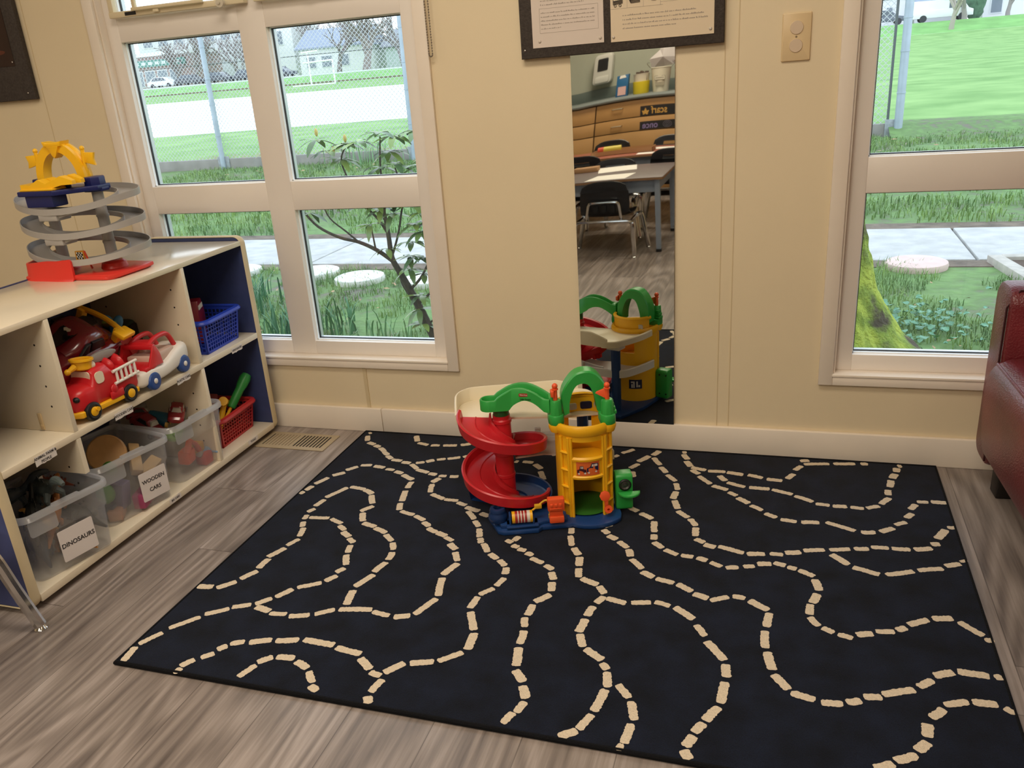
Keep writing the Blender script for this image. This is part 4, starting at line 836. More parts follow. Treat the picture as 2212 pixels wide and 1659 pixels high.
# upper deck with raised rails
deck=[(-.354,.075),(-.354,.150),(-.346,.185),(-.326,.210),(-.295,.222),(-.02,.222),(.012,.212),(.030,.190),(.036,.165),(.036,.045),(-.06,.045),(-.255,.075)]
b=MB(); slab(b,deck,.258,.2645,.001); b.build('upper_deck',gw,gt)
def rail(pts,h,z,w=.006,name='rail',mt=None,hs=None):
    pts=[Vector((p[0],p[1],0)) for p in pts]; R=[]
    for i,p in enumerate(pts):
        q=(pts[min(i+1,len(pts)-1)]-pts[max(i-1,0)]).normalized(); s=Vector((q.y,-q.x,0)); hh=hs[i] if hs else h
        R.append([p-s*w+Vector((0,0,z-.008)),p+s*.001+Vector((0,0,z-.008)),p+s*.001+Vector((0,0,z+hh-.003)),p-s*.0015+Vector((0,0,z+hh)),p-s*.0045+Vector((0,0,z+hh)),p-s*w+Vector((0,0,z+hh-.003)),p-s*w+Vector((0,0,z+.003))])
    b=MB(); b.rings(R); return b.build(name,mt or gw,gt)
outer=catmull([(-.356,.074),(-.356,.150),(-.348,.188),(-.327,.213),(-.295,.225),(-.16,.225),(-.06,.225),(.0,.223)],5)
rail(list(reversed(outer)),.042,.262,name='deck_rail',hs=[(.020+.022*min(1,i/6))*(1 if i<len(outer)-5 else .5+.1*(len(outer)-1-i)) for i in range(len(outer))][::-1])
back=catmull([(-.02,.225),(-.005,.223),(.013,.215),(.033,.192),(.060,.10),(.066,.030)],5)
rail(list(reversed(back)),.014,.260,.010,name='deck_rail')
b=MB(); slab(b,[(-.02,.190),(.028,.190),(.028,.150),(-.02,.150)],.236,.260,.002); b.build('post_cap',gwt,gt)
b=MB(); b.cyl((.004,.172,.010),(.004,.172,.238),.0165,.0165,8); b.build('deck_post',gb,gt)
# lower deck
b=MB(); slab(b,[(-.20,.06),(-.20,.182),(-.02,.182),(.014,.172),(.038,.145),(.040,.05),(-.05,.05),(-.12,.07)],.140,.146,.002); b.build('lower_deck',gwt,gt)
rail(list(reversed(catmull([(-.20,.184),(-.08,.184),(-.01,.184),(.020,.174),(.042,.146),(.062,.07),(.068,.02)],5))),.020,.142,.011,name='deck_rail',mt=gwt)
b=MB(); b.prism([(-.200,.128),(-.06,.150),(-.06,.156),(-.10,.160),(-.20,.178)],.150,.154,lambda u,v,h:(u,h,v)); b.box(-.135,-.118,.176,.190,.150,.176,.002); b.box(-.005,.008,.172,.184,.15,.178,.002); b.build('guard_wall',gwt,gt)
# yellow tower: half-round shaft with openings front and back
TR=.0765; zT=.268; TC=Matrix.Translation((-.016,0,0))
b=MB(); b.X=TC
def shell(a0,a1,z0,z1,r=TR,th=.005,n=None):
    n=n or max(2,int(abs(a1-a0)/8)); R=[]
    for i in range(n+1):
        t=math.radians(a0+(a1-a0)*i/n); c,s=math.cos(t),math.sin(t)
        R.append([(r*c,r*s,z0),(r*c,r*s,z1),((r-th)*c,(r-th)*s,z1),((r-th)*c,(r-th)*s,z0)])
    b.rings(R)
# angles: front = -90
shell(-50,235-5,.009,zT) if False else None
FL,FR=-122,-58
shell(FR,64,.009,zT); shell(116,360+FL,.009,zT); shell(64,116,.009,.192); shell(64,116,.250,zT)

shell(FL,FR,.136,.182); shell(FL,FR,.205+.03,zT)
b.build('tower',gy,gt)
b=MB(); b.X=TC
for z,r in ((.268,.0805),): b.lathe([(r-.010,z-.014),(r,z-.016),(r+.004,z-.006),(r+.004,z+.006),(r,z+.012),(r-.006,z+.012),(r-.009,z+.004)],(0,0,0),48); b.build('tower_ring',gy,gt)
b=MB(); b.X=TC; b.lathe([(TR-.004,.182),(TR+.003,.180),(TR+.004,.186),(TR-.001,.191),(TR-.006,.189)],(0,0,0),16,a0=math.radians(FL),a1=math.radians(FR)); b.build('tower_band',gy,gt)
b=MB(); b.X=TC; b.lathe([(TR-.004,.130),(TR+.003,.128),(TR+.004,.134),(TR-.001,.139),(TR-.006,.137)],(0,0,0),16,a0=math.radians(FL),a1=math.radians(FR))
b.build('tower_band',gy,gt)
b=MB(); b.X=TC
for sx in (-1,1):
    A=-90+sx*47
    for da in (-9,9):
        t=math.radians(A+da*1.0); c,s=math.cos(t),math.sin(t); b.tube([((TR+.002)*c,(TR+.002)*s,.012),((TR+.002)*c,(TR+.002)*s,.246)],.0048,8)
    for k in range(4):
        z=.052+.050*k; pts=[((TR+.0035)*math.cos(math.radians(A+d)),(TR+.0035)*math.sin(math.radians(A+d)),z) for d in (-9,-4,0,4,9)]; b.tube(pts,.0042,8)
for da in (-32.5,32.5):
    t=math.radians(-90+da); b.tube([((TR+.001)*math.cos(t),(TR+.001)*math.sin(t),.012),((TR+.001)*math.cos(t),(TR+.001)*math.sin(t),.246)],.0038,8)
b.build('tower_rib',gy,gt)
b=MB(); b.X=TC; b.lathe([(0,.018),(.071,.018)],(0,0,0),32); b.lathe([(0,.092),(.064,.092),(.064,.096),(0,.096)],(0,0,0),32,a0=math.radians(20),a1=math.radians(160)) if False else None; b.build('garage_floor',gfl,gt)
b=MB(); b.X=TC; b.prism(arc(0,0,.070,-60,60,10)+arc(0,0,.070,120,240,10),.150,.156); b.build('lift_platform',gy,gt)
# upper hoop with window at the crown of the tower
b=MB(); b.X=TC; shell(20,160,.266,.314,r=.073); b.lathe([(.066,.310),(.075,.309),(.077,.315),(.072,.320),(.065,.317)],(0,0,0),22,a0=math.radians(15),a1=math.radians(165)); b.build('crown_wall',gy,gt)
b=MB(); b.prism(rrect(-.014,.018,.275,.295,.005,3),.058,.0635,lambda u,v,h:(u,h,v)); b.build('crown_window',M('window_navy','141d3c',.3),gt)
for x in (-.035,.033):
    b=MB(); b.prism(rrect(x-.011,x+.011,.276,.294,.005,3),.0545,.0580,lambda u,v,h:(u,h+(0 if abs(u)<.03 else -.001),v)); b.build('crown_window',M('window_pale','b9b4ac',.35),gt)
# stickers
st=M('sticker_orange','d8662f',.4)
b=MB(); b.X=TC; R=[]
for i in range(9):
    t=math.radians(-90-23+46*i/8); R.append([((TR+.0012)*math.cos(t),(TR+.0012)*math.sin(t),z) for z in (.139,.181)])
b.rings(R,closed=False); s1=b.build('tower_sticker',[st],gt,smooth=0)
def sticker_poly(b,pts,dr=.0016):
    """(degrees off the front, z) outline laid on the shaft"""
    if dr>.0017: pts=[(a*1.2,.160+(z-.160)*1.3) for a,z in pts]
    b.f(b.vs([((TR+dr)*math.cos(math.radians(-90+a)),(TR+dr)*math.sin(math.radians(-90+a)),z) for a,z in pts]))
b=MB(); b.X=TC; sticker_poly(b,[(-21,.143),(21,.143),(21,.147),(-21,.147)]); b.build('sticker_ground',M('sticker_red','b53227',.4),s1,smooth=0)
b=MB(); b.X=TC; sticker_poly(b,[(-18,.150),(-3,.150),(-3,.158),(-7,.159),(-7.5,.166),(-13,.166),(-14,.159),(-18,.157)],.0019); b.build('sticker_car_dark',M('sticker_maroon','3d1626',.4),s1,smooth=0)
b=MB(); b.X=TC; sticker_poly(b,[(-2,.152),(17,.154),(17,.170),(6,.171),(3,.163),(-2,.161)],.0019); b.build('sticker_car_blue',M('sticker_navy','18204a',.4),s1,smooth=0)
b=MB(); b.X=TC
for pts in ([(-12,.160),(-10.5,.160),(-10.5,.165),(-12,.165)],[(-9.5,.160),(-8,.160),(-8,.165),(-9.5,.165)],[(5.5,.164),(9,.164),(9,.169),(6.5,.169)],[(10,.164),(15.5,.164),(15.5,.169),(10,.169)]): sticker_poly(b,pts,.0022)
for a,z in ((-15,.149),(-5,.150),(1,.151),(13,.152)): sticker_poly(b,[(a+1.7*math.cos(2*PI*k/8),z+.0022*math.sin(2*PI*k/8)) for k in range(8)],.0023)
b.build('sticker_detail',M('sticker_white','d6cfc8',.4),s1,smooth=0)
# back sticker facing the mirror
t0=Vector((.031,.066,.105))
b=MB(); b.X=TC; R=[]
for i in range(7):
    t=math.radians(62-17+34*i/6); R.append([((TR+.0012)*math.cos(t),(TR+.0012)*math.sin(t),z) for z in (.060,.094)])
b.rings(R,closed=False); s2=b.build('tower_sticker',M('sticker_navy','18204a',.4),gt,smooth=0)
b=MB(); b.X=TC
for a0,a1,z0,z1 in ((50,55,.066,.074),(56,60,.066,.088),(64,68,.064,.088),(69,73,.064,.078),(66,74,.082,.088)):
    b.f(b.vs([((TR+.0018)*math.cos(math.radians(a)),(TR+.0018)*math.sin(math.radians(a)),z) for a,z in ((a0,z0),(a1,z0),(a1,z1),(a0,z1))]))
b.build('sticker_mark',M('sticker_white','d6cfc8',.4),s2,smooth=0)
# green crown: turrets, arch and bridge
for sx,(tx,ty) in ((-1,(-.088,-.022)),(1,(.044,-.045))):
    b=MB(); b.lathe([(0,.272),(.019,.272),(.021,.276),(.021,.296),(.0195,.299),(.0175,.300),(.0155,.336),(.0135,.340),(0,.340)],(tx,ty,0),10); b.box(tx-.021,tx+.021,ty,ty+.03,.274,.296,.003)
    if sx>0:
        for k in range(3): b.box(tx+.006,tx+.024-.003*k,ty-.002,ty+.022,.296+.011*k,.306+.011*k,.002)
    b.build('turret',gg,gt)
    b=MB(); b.lathe([(0,.248),(.017,.252),(.022,.266),(.021,.273),(0,.273)],(tx,ty,0),14); b.build('turret_bracket',gy,gt)
    b=MB(); b.cyl((tx,ty,.338),(tx,ty,.372),.0062,.0056,14); b.sphere((tx,ty,.378),.0078); b.cyl((tx,ty,.368),(tx,ty,.371),.0085,n=14)
    if sx>0: b.prism([(tx-.004,.342),(tx-.030,.358),(tx-.027,.362),(tx-.004,.370)],ty-.003,ty+.003,lambda u,v,h:(u,h,v),bev=.001)
    else: b.prism([(tx-.004,.350),(tx-.012,.352),(tx-.012,.366),(tx-.004,.368)],ty-.012,ty+.012,lambda u,v,h:(u,h,v),bev=.001)
    b.build('flag',go,gt)
b=MB(); out=[(-.067,.296),(-.072,.340),(-.062,.372),(-.040,.400),(-.020,.410),(.006,.410),(.026,.398),(.045,.370),(.054,.336),(.050,.296)]; inn=[(.022,.296),(.018,.326),(.008,.358),(-.004,.374),(-.026,.374),(-.040,.358),(-.050,.326),(-.052,.296)]
b.prism(out+[],-.001,.0) if False else None
R=[]; k=len(out)
pin=list(reversed(inn)); 
def samp(P,n):
    P=[Vector(p) for p in P]; d=[0]
    for a,c in zip(P,P[1:]): d.append(d[-1]+(c-a).length)
    o=[]
    for i in range(n+1):
        s=d[-1]*i/n; j=max(q for q in range(len(d)) if d[q]<=s+1e-9); j=min(j,len(P)-2); o.append(P[j]+(P[j+1]-P[j])*((s-d[j])/(d[j+1]-d[j])))
    return o
oo=samp(catmull(out,4),26); ii=samp(catmull(pin,4),26)
for p,q in zip(oo,ii):
    R.append([(p.x,-.012,p.y-.002),(p.x*.97,-.016,p.y-.006),(q.x,-.016,q.y),(q.x,.030,q.y),(p.x*.97,.030,p.y-.006),(p.x,.026,p.y-.002)])
b.rings(R); b.build('arch',gg,gt)
# bridge trough from the column to the turret
bx=samp([(-.262,.036),(-.235,.036),(-.20,.034),(-.165,.024),(-.125,.008),(-.095,-.006)],22); zs=[]
R=[]
for i,p in enumerate(bx):
    s=i/22; top=.343+.028*math.sin(PI*min(1,max(0,(s-.12)/.8)))-(.006 if s<.12 else 0); bot=.306+.030*math.sin(PI*min(1,max(0,(s-.30)/.62)))
    q=(bx[min(i+1,22)]-bx[max(i-1,0)]).normalized(); n=Vector((-q.y,q.x)); w=.024
    def pt(o,z): return (p.x+n.x*o,p.y+n.y*o,z)
    R.append([pt(-w,bot),pt(-w,top-.003),pt(-w+.002,top),pt(-w+.005,top),pt(-w+.007,top-.004),pt(-w+.008,bot+.012),pt(w-.008,bot+.012),pt(w-.007,top-.004),pt(w-.005,top),pt(w-.002,top),pt(w,top-.003),pt(w,bot)])
b=MB(); b.rings(R); 
# rounded head of the trough
R=[]; c0=bx[0]
for i in range(13):
    t=math.radians(90+180*i/12); d=Vector((math.cos(t),math.sin(t))); 
    def pt(o,z): return (c0.x+d.x*o,c0.y+d.y*o,z)
    R.append([pt(.024,.306),pt(.024,.334),pt(.022,.337),pt(.019,.337),pt(.017,.333),pt(.016,.318),pt(.002,.318),pt(.002,.306)])
b.rings(R); b.build('bridge',gg,gt)
b=MB(); b.box(-.105,-.088,-.020,.012,.272,.345,.003); b.build('bridge_end',gg,gt)
b=MB(); b.X=Matrix.Translation((-.170,.0005,.352))@Matrix.Rotation(math.radians(-18),4,'Z')@Matrix.Rotation(math.radians(-2),4,'Y'); b.prism(rrect(-.012,.012,-.0045,.0045,.002,2),0,.0012,lambda u,v,h:(u,-h,v)); b.build('red_badge',M('badge_red','a03a2c',.4),gt)
_c=math.cos(math.radians(-18)); _s=math.sin(math.radians(-18))
text('Fisher-Price',.0042,(-.170-.0016*-_s*-1,.0005-.0015,.352),(_c,_s,-.03),(0,0,1),M('badge_white','e6d8cc',.4),gt)
b=MB(); b.X=Matrix.Translation((-.165,.0005,.340))@Matrix.Rotation(math.radians(-18),4,'Z'); 
b.bm.free(); text('Little People',.0060,(-.1655,-.0030,.3405),(math.cos(math.radians(-21.5)),math.sin(math.radians(-21.5)),0),(0,0,1),M('emboss_green','1a5222',.4),gt,name='embossed_lettering')
# workshop on the step: tyre stack, drum roller, hose, fuel pump, stop paddle
b=MB(); b.lathe([(0,.024),(.022,.024),(.026,.030),(.026,.044),(.022,.050),(.022,.052),(.023,.056),(.020,.064),(.012,.064),(.009,.060),(.009,.050),(0,.050)],(-.262,-.066,-.002),12); b.build('tyre_stack',M('garage_blue_dark','16305e',.34),gt)
DR=Matrix.Translation((-.006,-.016,-.004)); FP=Matrix.Translation((-.108,-.105,.024))@Matrix.Scale(1.22,4)@Matrix.Translation((.0825,.082,-.024))
b=MB(); b.X=DR; b.box(-.228,-.222,-.088,-.058,.022,.056,.003); b.box(-.166,-.160,-.088,-.058,.022,.046,.003); b.box(-.236,-.150,-.096,-.056,.022,.028,.002); b.build('roller_stand',gb,gt)
b=MB(); b.X=DR; b.mi=0
cuts=[-.220,-.212,-.205,-.202,-.197,-.194,-.189,-.186,-.180,-.172,-.165]
for i,(a,c) in enumerate(zip(cuts,cuts[1:])):
    b.mi=0 if i in (0,len(cuts)-2) else (1 if i%2 else 2)
    b.cyl((a,-.077,.046),(c,-.077,.046),.0165,n=22,cap=i in(0,len(cuts)-2))
b.build('drum',[gy,M('drum_red','a02a26',.4),M('drum_cream','d8cfc4',.4)],gt)
b=MB(); b.X=DR; b.tube(catmull([(-.164,-.068,.058),(-.150,-.064,.066),(-.138,-.060,.074),(-.128,-.060,.080),(-.121,-.062,.078),(-.119,-.066,.062),(-.117,-.070,.044)],4),.0028,8); b.box(-.158,-.138,-.068,-.058,.060,.072,.002); b.cyl((-.117,-.070,.032),(-.117,-.070,.043),.005,n=10); b.build('air_hose',M('hose_yellow','d8a92c',.4),gt)
b=MB(); b.X=FP; b.box(-.098,-.066,-.108+.02,-.094+.02,.024,.040,.003); b.box(-.097,-.068,-.083,-.075,.036,.060,.003); b.box(-.101,-.064,-.090,-.072,.054,.084,.004)
for k in range(3): b.box(-.0955+.0095*k,-.0895+.0095*k,-.0925,-.089,.066,.073,.001)
b.box(-.096,-.070,-.0915,-.089,.0595,.0625,.0008); b.build('fuel_pump',go,gt)
b=MB(); A=rotx(math.radians(80)); b.lathe([(0,-.003),(.0145,-.003),(.0145,.002),(.012,.003),(0,.003)],(.026,-.078,.075),8,A); b.lathe([(.0035,-.004),(.011,-.004),(.011,.003),(.0035,.003)],(.034,-.080,.036),14,A); b.box(.0245,.0345,-.081,-.075,.044,.064,.002); b.lathe([(0,-.006),(.0035,-.006),(.0035,.004)],(.034,-.080,.036),10,A); b.build('stop_paddle',go,gt)
# speaker box on the right wall
b=MB(); b.X=Matrix.Translation((-.005,0,0)); b.prism(rrect(-.036,.008,.010,.116,.010,4),.066,.112,lambda u,v,h:(h,u-.01,v),bev=.004); b.prism(arc(.100,-.05,.030,180,360,10),.062,.069,bev=.002); b.build('speaker_box',gg,gt)
b=MB(); A=rotx(PI/2); b.lathe([(.0135,.0),(.0165,.0),(.017,.004),(.014,.006)],(.085,-.0465,.088),28,A); b.build('speaker_ring',blackm,gt)
b=MB(); b.lathe([(0,.005),(.003,.005),(.004,.002),(.009,.0005),(.0135,.003)],(.085,-.0465,.088),28,A); b.build('speaker_cone',M('speaker_metal','5a5a58',.3,.7),gt)
b=MB()
for x in (.078,.103):
    for z in (.03,.10): b.cyl((x,-.0015,z),(x,.0008,z),.003,n=10)
b.build('screw_hole',blackm,gt)
# ------------------------------------------------------------------ leather couch (mostly outside the picture)
lm,nt,bs=nodes_mat('oxblood_leather')
N=nt.nodes.new; LK=nt.links.new
tc=N('ShaderNodeTexCoord'); vo=N('ShaderNodeTexVoronoi'); vo.inputs['Scale'].default_value=220; LK(tc.outputs['Object'],vo.inputs['Vector'])
nn=N('ShaderNodeTexNoise'); nn.inputs['Scale'].default_value=7; nn.inputs['Detail'].default_value=5; LK(tc.outputs['Object'],nn.inputs['Vector'])
rp=N('ShaderNodeValToRGB'); e=rp.color_ramp.elements; e[0].position=.3; e[0].color=lin('5a181f'); e[1].position=.75; e[1].color=lin('7e2830'); LK(nn.outputs['Fac'],rp.inputs[0]); LK(rp.outputs[0],bs.inputs['Base Color'])
bs.inputs['Roughness'].default_value=.34
ad=N('ShaderNodeMath'); ad.operation='ADD'; LK(vo.outputs['Distance'],ad.inputs[0]); mu=N('ShaderNodeMath'); mu.operation='MULTIPLY'; mu.inputs[1].default_value=3.0; LK(nn.outputs['Fac'],mu.inputs[0]); LK(mu.outputs[0],ad.inputs[1])
bp=N('ShaderNodeBump'); bp.inputs['Strength'].default_value=.18; bp.inputs['Distance'].default_value=.006; LK(ad.outputs[0],bp.inputs['Height']); LK(bp.outputs[0],bs.inputs['Normal'])
co=thing('leather_couch','dark oxblood leather couch at the right edge in front of the right window','couch',(1.20,-.095,0),rz=math.radians(3.5))
# local: +x away from the rug (depth), -y along the couch towards the room
b=MB(); b.prism(rrect(-.135,0,.10,.578,.045,6),0,.84,lambda u,v,h:(h,u,v),bev=.012); b.build('armrest',lm,co)
b=MB(); b.prism(rrect(-1.98,-1.845,.10,.578,.045,6),0,.84,lambda u,v,h:(h,u,v),bev=.012); b.build('armrest',lm,co)
b=MB(); b.box(.012,.80,-1.845,-.135,.10,.26,.012); b.build('seat_base',lm,co)
for ya,yb in ((-.985,-.138),(-1.842,-.992)):
    b=MB(); pr=[(-.022,.170),(-.035,.30),(-.028,.375),(.0,.402),(.05,.412),(.30,.418),(.60,.405),(.62,.27),(.05,.262),(.0,.165)]
    prc=[(p.x,p.y) for p in catmull([(q[0],q[1],0) for q in pr],3,loop=True)]
    b.prism(prc,ya,yb,lambda u,v,h:(u,h,v),bev=.010); b.build('seat_cushion',lm,co)
    b=MB(); b.tube([(-.012,ya+.004,.393),(-.012,yb-.004,.393)],.0045,8); b.tube([(-.012,yb-.004,.393),(.3,yb-.004,.414),(.6,yb-.004,.402)],.0045,8); b.build('piping',lm,co)
    b=MB(); prc=[(.56,.40),(.60,.80),(.70,.86),(.80,.82),(.82,.40)]; b.prism([(p.x,p.y) for p in catmull([(q[0],q[1],0) for q in prc],3,loop=True)],ya,yb,lambda u,v,h:(u,h,v),bev=.01); b.build('back_cushion',lm,co)
b=MB(); b.tube([(-.004,-.118,.12),(-.004,-.118,.53),(.02,-.118,.572),(.5,-.118,.575)],.0025,6); b.build('arm_seam',M('leather_seam','35090e',.5),co)
for x,y in ((.07,-.07),(.07,-1.9),(.76,-.07),(.76,-1.9)):
    b=MB(); b.box(x-.028,x+.028,y-.028,y+.028,0,.101,.004); b.build('foot',M('dark_foot','18110f',.5),co)
# ================================================================== outdoors
gm_,nt,bs=nodes_mat('lawn_ground')
N=nt.nodes.new; LK=nt.links.new
tc=N('ShaderNodeTexCoord'); n1=N('ShaderNodeTexNoise'); n1.inputs['Scale'].default_value=1.1; n1.inputs['Detail'].default_value=6; LK(tc.outputs['Object'],n1.inputs['Vector'])
n2=N('ShaderNodeTexNoise'); n2.inputs['Scale'].default_value=9; n2.inputs['Detail'].default_value=8; LK(tc.outputs['Object'],n2.inputs['Vector'])
rp=N('ShaderNodeValToRGB'); e=rp.color_ramp.elements; e[0].position=.36; e[0].color=lin('6d675c'); e[1].position=.62; e[1].color=lin('6c8f50'); k=e.new(.46); k.color=lin('5f7a48')
mx=N('ShaderNodeMath'); mx.operation='ADD'; mm=N('ShaderNodeMath'); mm.operation='MULTIPLY'; mm.inputs[1].default_value=.5; LK(n1.outputs['Fac'],mm.inputs[0]); m3=N('ShaderNodeMath'); m3.operation='MULTIPLY'; m3.inputs[1].default_value=.5; LK(n2.outputs['Fac'],m3.inputs[0]); LK(mm.outputs[0],mx.inputs[0]); LK(m3.outputs[0],mx.inputs[1]); LK(mx.outputs[0],rp.inputs[0]); LK(rp.outputs[0],bs.inputs['Base Color']); bs.inputs['Roughness'].default_value=.9
bp=N('ShaderNodeBump'); bp.inputs['Strength'].default_value=.6; bp.inputs['Distance'].default_value=.05; LK(n2.outputs['Fac'],bp.inputs['Height']); LK(bp.outputs[0],bs.inputs['Normal'])
fg,nt,bs=nodes_mat('field_grass')
N=nt.nodes.new; LK=nt.links.new
tc=N('ShaderNodeTexCoord'); n1=N('ShaderNodeTexNoise'); n1.inputs['Scale'].default_value=.8; n1.inputs['Detail'].default_value=8; LK(tc.outputs['Object'],n1.inputs['Vector'])
rp=N('ShaderNodeValToRGB'); e=rp.color_ramp.elements; e[0].position=.3; e[0].color=lin('6c9455'); e[1].position=.7; e[1].color=lin('93b673'); LK(n1.outputs['Fac'],rp.inputs[0]); LK(rp.outputs[0],bs.inputs['Base Color']); bs.inputs['Roughness'].default_value=.95; bs.inputs['Specular IOR Level'].default_value=.1
bankm=M('bank_grass','7fae68',.95,var=.18,vscale=.7,spec=.1)
gravm=M('pale_gravel','f2f2ef',.95,var=.04,vscale=3,spec=.1)
GZ=-.40
def strip(nm,mt,x0,x1,prof,nx=1):
    b=MB(); R=[]
    for i in range(nx+1): x=x0+(x1-x0)*i/nx; R.append([(x,y,z) for y,z in prof])
    b.rings(R,closed=False); return struct(b.build(nm,mt,smooth=60))
strip('lawn',gm_,-16,9,[(.15,GZ),(4.30,GZ),(4.31,GZ-.08),(5.46,GZ-.08),(5.47,GZ-.01),(13.0,GZ)])
b=MB()
xs=-14.2
while xs<8:
    b.box(xs,min(xs+1.78,8),4.31,5.46,GZ-.07,GZ+.015,.008); xs+=1.8
struct(b.build('sidewalk',M('concrete_walk','b6b6b3',.9,var=.14,vscale=7,bump=.5,bscale=60)))
strip('lawn_slope',gm_,2.15,40,[(12.2,GZ-.004),(12.7,-.33),(13.05,-.224),(13.5,-.205)])
strip('field',fg,-140,75,[(13.1,-.22),(22,-.20),(80,-.08),(95,.45)])
b=MB(); b.rings([[(-140,21.6,-.197),(-20,21.3,-.1975),(-9.0,23.6,-.193),(-8.4,26,-.188),(-14,78,-.080),(-34,79.8,-.076),(-140,79.8,-.076)],[(-140,21.6,-.25),(-20,21.3,-.25),(-9.0,23.6,-.25),(-8.4,26,-.25),(-14,78,-.15),(-34,79.8,-.15),(-140,79.8,-.15)]]); struct(b.build('gravel_pitch',gravm,smooth=0))
strip('bank',bankm,-140,75,[(95,.452),(97,.75),(100.5,1.46),(101.5,1.5)])
strip('street',M('asphalt_pale','b9bcbe',.95,var=.05,vscale=2),-140,75,[(101.5,1.5),(108,1.5)])
strip('far_ground',bankm,-140,75,[(108,1.51),(150,1.6)])
b=MB(); b.box(-140,-30,95.6,96.0,.35,.70); tag(b.build('retaining_wall',M('wall_brown','7c6a5c',.9,var=.2,vscale=3)),'low brown retaining wall below the street at the foot of the grass bank','wall')
b=MB(); b.box(-14,8,5.46,5.75,GZ-.05,GZ+.004); b.box(-14,8,4.12,4.31,GZ-.05,GZ+.006); struct(b.build('soil_edging',M('soil_edge','6b5f52',.95,var=.35,vscale=9,bump=.8,bscale=25),smooth=0))
# grass blades close to the windows
gmat,nt,bs=nodes_mat('grass_blades')
N=nt.nodes.new; LK=nt.links.new
tc=N('ShaderNodeTexCoord'); n1=N('ShaderNodeTexNoise'); n1.inputs['Scale'].default_value=3.2; n1.inputs['Detail'].default_value=3; LK(tc.outputs['Object'],n1.inputs['Vector'])
rp=N('ShaderNodeValToRGB'); e=rp.color_ramp.elements; e[0].position=.3; e[0].color=lin('456c36'); e[1].position=.72; e[1].color=lin('88a656'); LK(n1.outputs['Fac'],rp.inputs[0]); LK(rp.outputs[0],bs.inputs['Base Color']); bs.inputs['Roughness'].default_value=.6; bs.inputs['Subsurface Weight'].default_value=0
def blades(nm,label,regions,seed):
    rr=random.Random(seed); V=[];F=[]
    for (x0,x1,y0,y1,n,h0,h1,w,th) in regions:
        k=0; tries=0
        while k<n and tries<n*4:
            tries+=1
            x=rr.uniform(x0,x1); y=rr.uniform(y0,y1)
            q=noise.noise(Vector((x*1.3,y*1.3,seed)))+.5*noise.noise(Vector((x*4,y*4,seed+3)))
            if q<th: continue
            k+=1; h=rr.uniform(h0,h1)*(1+.5*q); a=rr.uniform(0,2*PI); l=rr.uniform(.2,.8)*h; d=Vector((math.cos(a),math.sin(a),0)); s=Vector((-d.y,d.x,0))*w*rr.uniform(.6,1.2)
            p=Vector((x,y,GZ-.005)); m=p+d*l*.35+Vector((0,0,h*.65)); t=p+d*l+Vector((0,0,h*rr.uniform(.75,1)))
            i=len(V); V+= [p-s,p+s,m+s*.7,m-s*.7,t]; F+=[(i,i+1,i+2,i+3),(i+3,i+2,i+4)]
    me=bpy.data.meshes.new(nm); me.from_pydata([tuple(v) for v in V],[],F); me.materials.append(gmat); o=bpy.data.objects.new(nm,me); COL.objects.link(o)
    return tag(o,label,'grass',kind='stuff')
blades('grass','short green grass between the house wall and the concrete walk',[(-4.6,-.2,.9,4.15,15000,.03,.085,.0032,-.10),(-.2,3.4,.9,4.15,12000,.03,.09,.0032,-.10)],1)
blades('grass','green lawn grass beyond the concrete walk up to the fence kerb',[(-10.5,-2.2,5.72,12.9,15000,.05,.11,.007,-.3),(.8,4.4,5.72,12.9,9000,.05,.11,.006,-.2),(2.3,7.5,12.9,14.2,2500,.04,.09,.007,-.2)],2)
strap=M('strap_leaf','3f7347',.45); strap2=M('strap_leaf_pale','6f9a68',.45)
def tuft(nm,label,cat,x,y,n,h,sp,mt,seed,group=None,w=.009,z=GZ,lean=.35):
    rr=random.Random(seed); b=MB()
    for k in range(n):
        a=rr.uniform(0,2*PI); hh=h*rr.uniform(.6,1.05); d=Vector((math.cos(a),math.sin(a),0)); s=Vector((-d.y,d.x,0))*w*rr.uniform(.7,1.2); p=Vector((x+rr.gauss(0,sp),y+rr.gauss(0,sp),z)); l=hh*lean*rr.uniform(.3,1.3); R=[]
        for t in (0,.35,.7,.93,1.0):
            c=p+d*(l*t*t)+Vector((0,0,hh*(t-.18*t*t*t))); wd=(1-.55*t) if t<1 else .05; R.append([c-s*wd,c+s*wd])
        b.rings(R,closed=False)
    o=b.build(nm,mt,smooth=60); return tag(o,label,cat,group)
gT='strap-leaved clumps under the windows'
tuft('daffodil_clump','dark strap-leaved clump just past the end of the toy shelf, outside the left window','plant',-3.02,2.75,46,.34,.09,strap,1,gT)
tuft('daffodil_clump','strap-leaved clump at the foot of the left lower right pane','plant',-2.35,2.15,40,.30,.08,strap,2,gT)
tuft('daffodil_clump','strap-leaved clump at the far lower left of the left window','plant',-3.25,3.1,34,.26,.08,strap,3,gT)
tuft('daffodil_clump','wispy strap-leaved clump near the shrub base','plant',-1.68,2.05,34,.24,.10,strap2,4,gT)
tuft('daffodil_clump','pale strap-leaved clump in front of the mossy trunk','plant',1.20,1.75,22,.22,.05,strap2,5,gT,z=GZ+.0)
tuft('daffodil_clump','strap-leaved clump between the shrub and the left mullion','plant',-2.05,2.35,34,.26,.10,strap,6,gT)
tuft('iris_clump','tall blue green iris clump inside the raised bed, right window','plant',2.42,4.05,30,.50,.06,strap,7,None,.014,z=-.34,lean=.15)
tuft('tall_grass','long grass tuft growing at the fence kerb behind the shrub','grass',-6.9,12.8,80,.5,.35,strap2,8,None,.008)
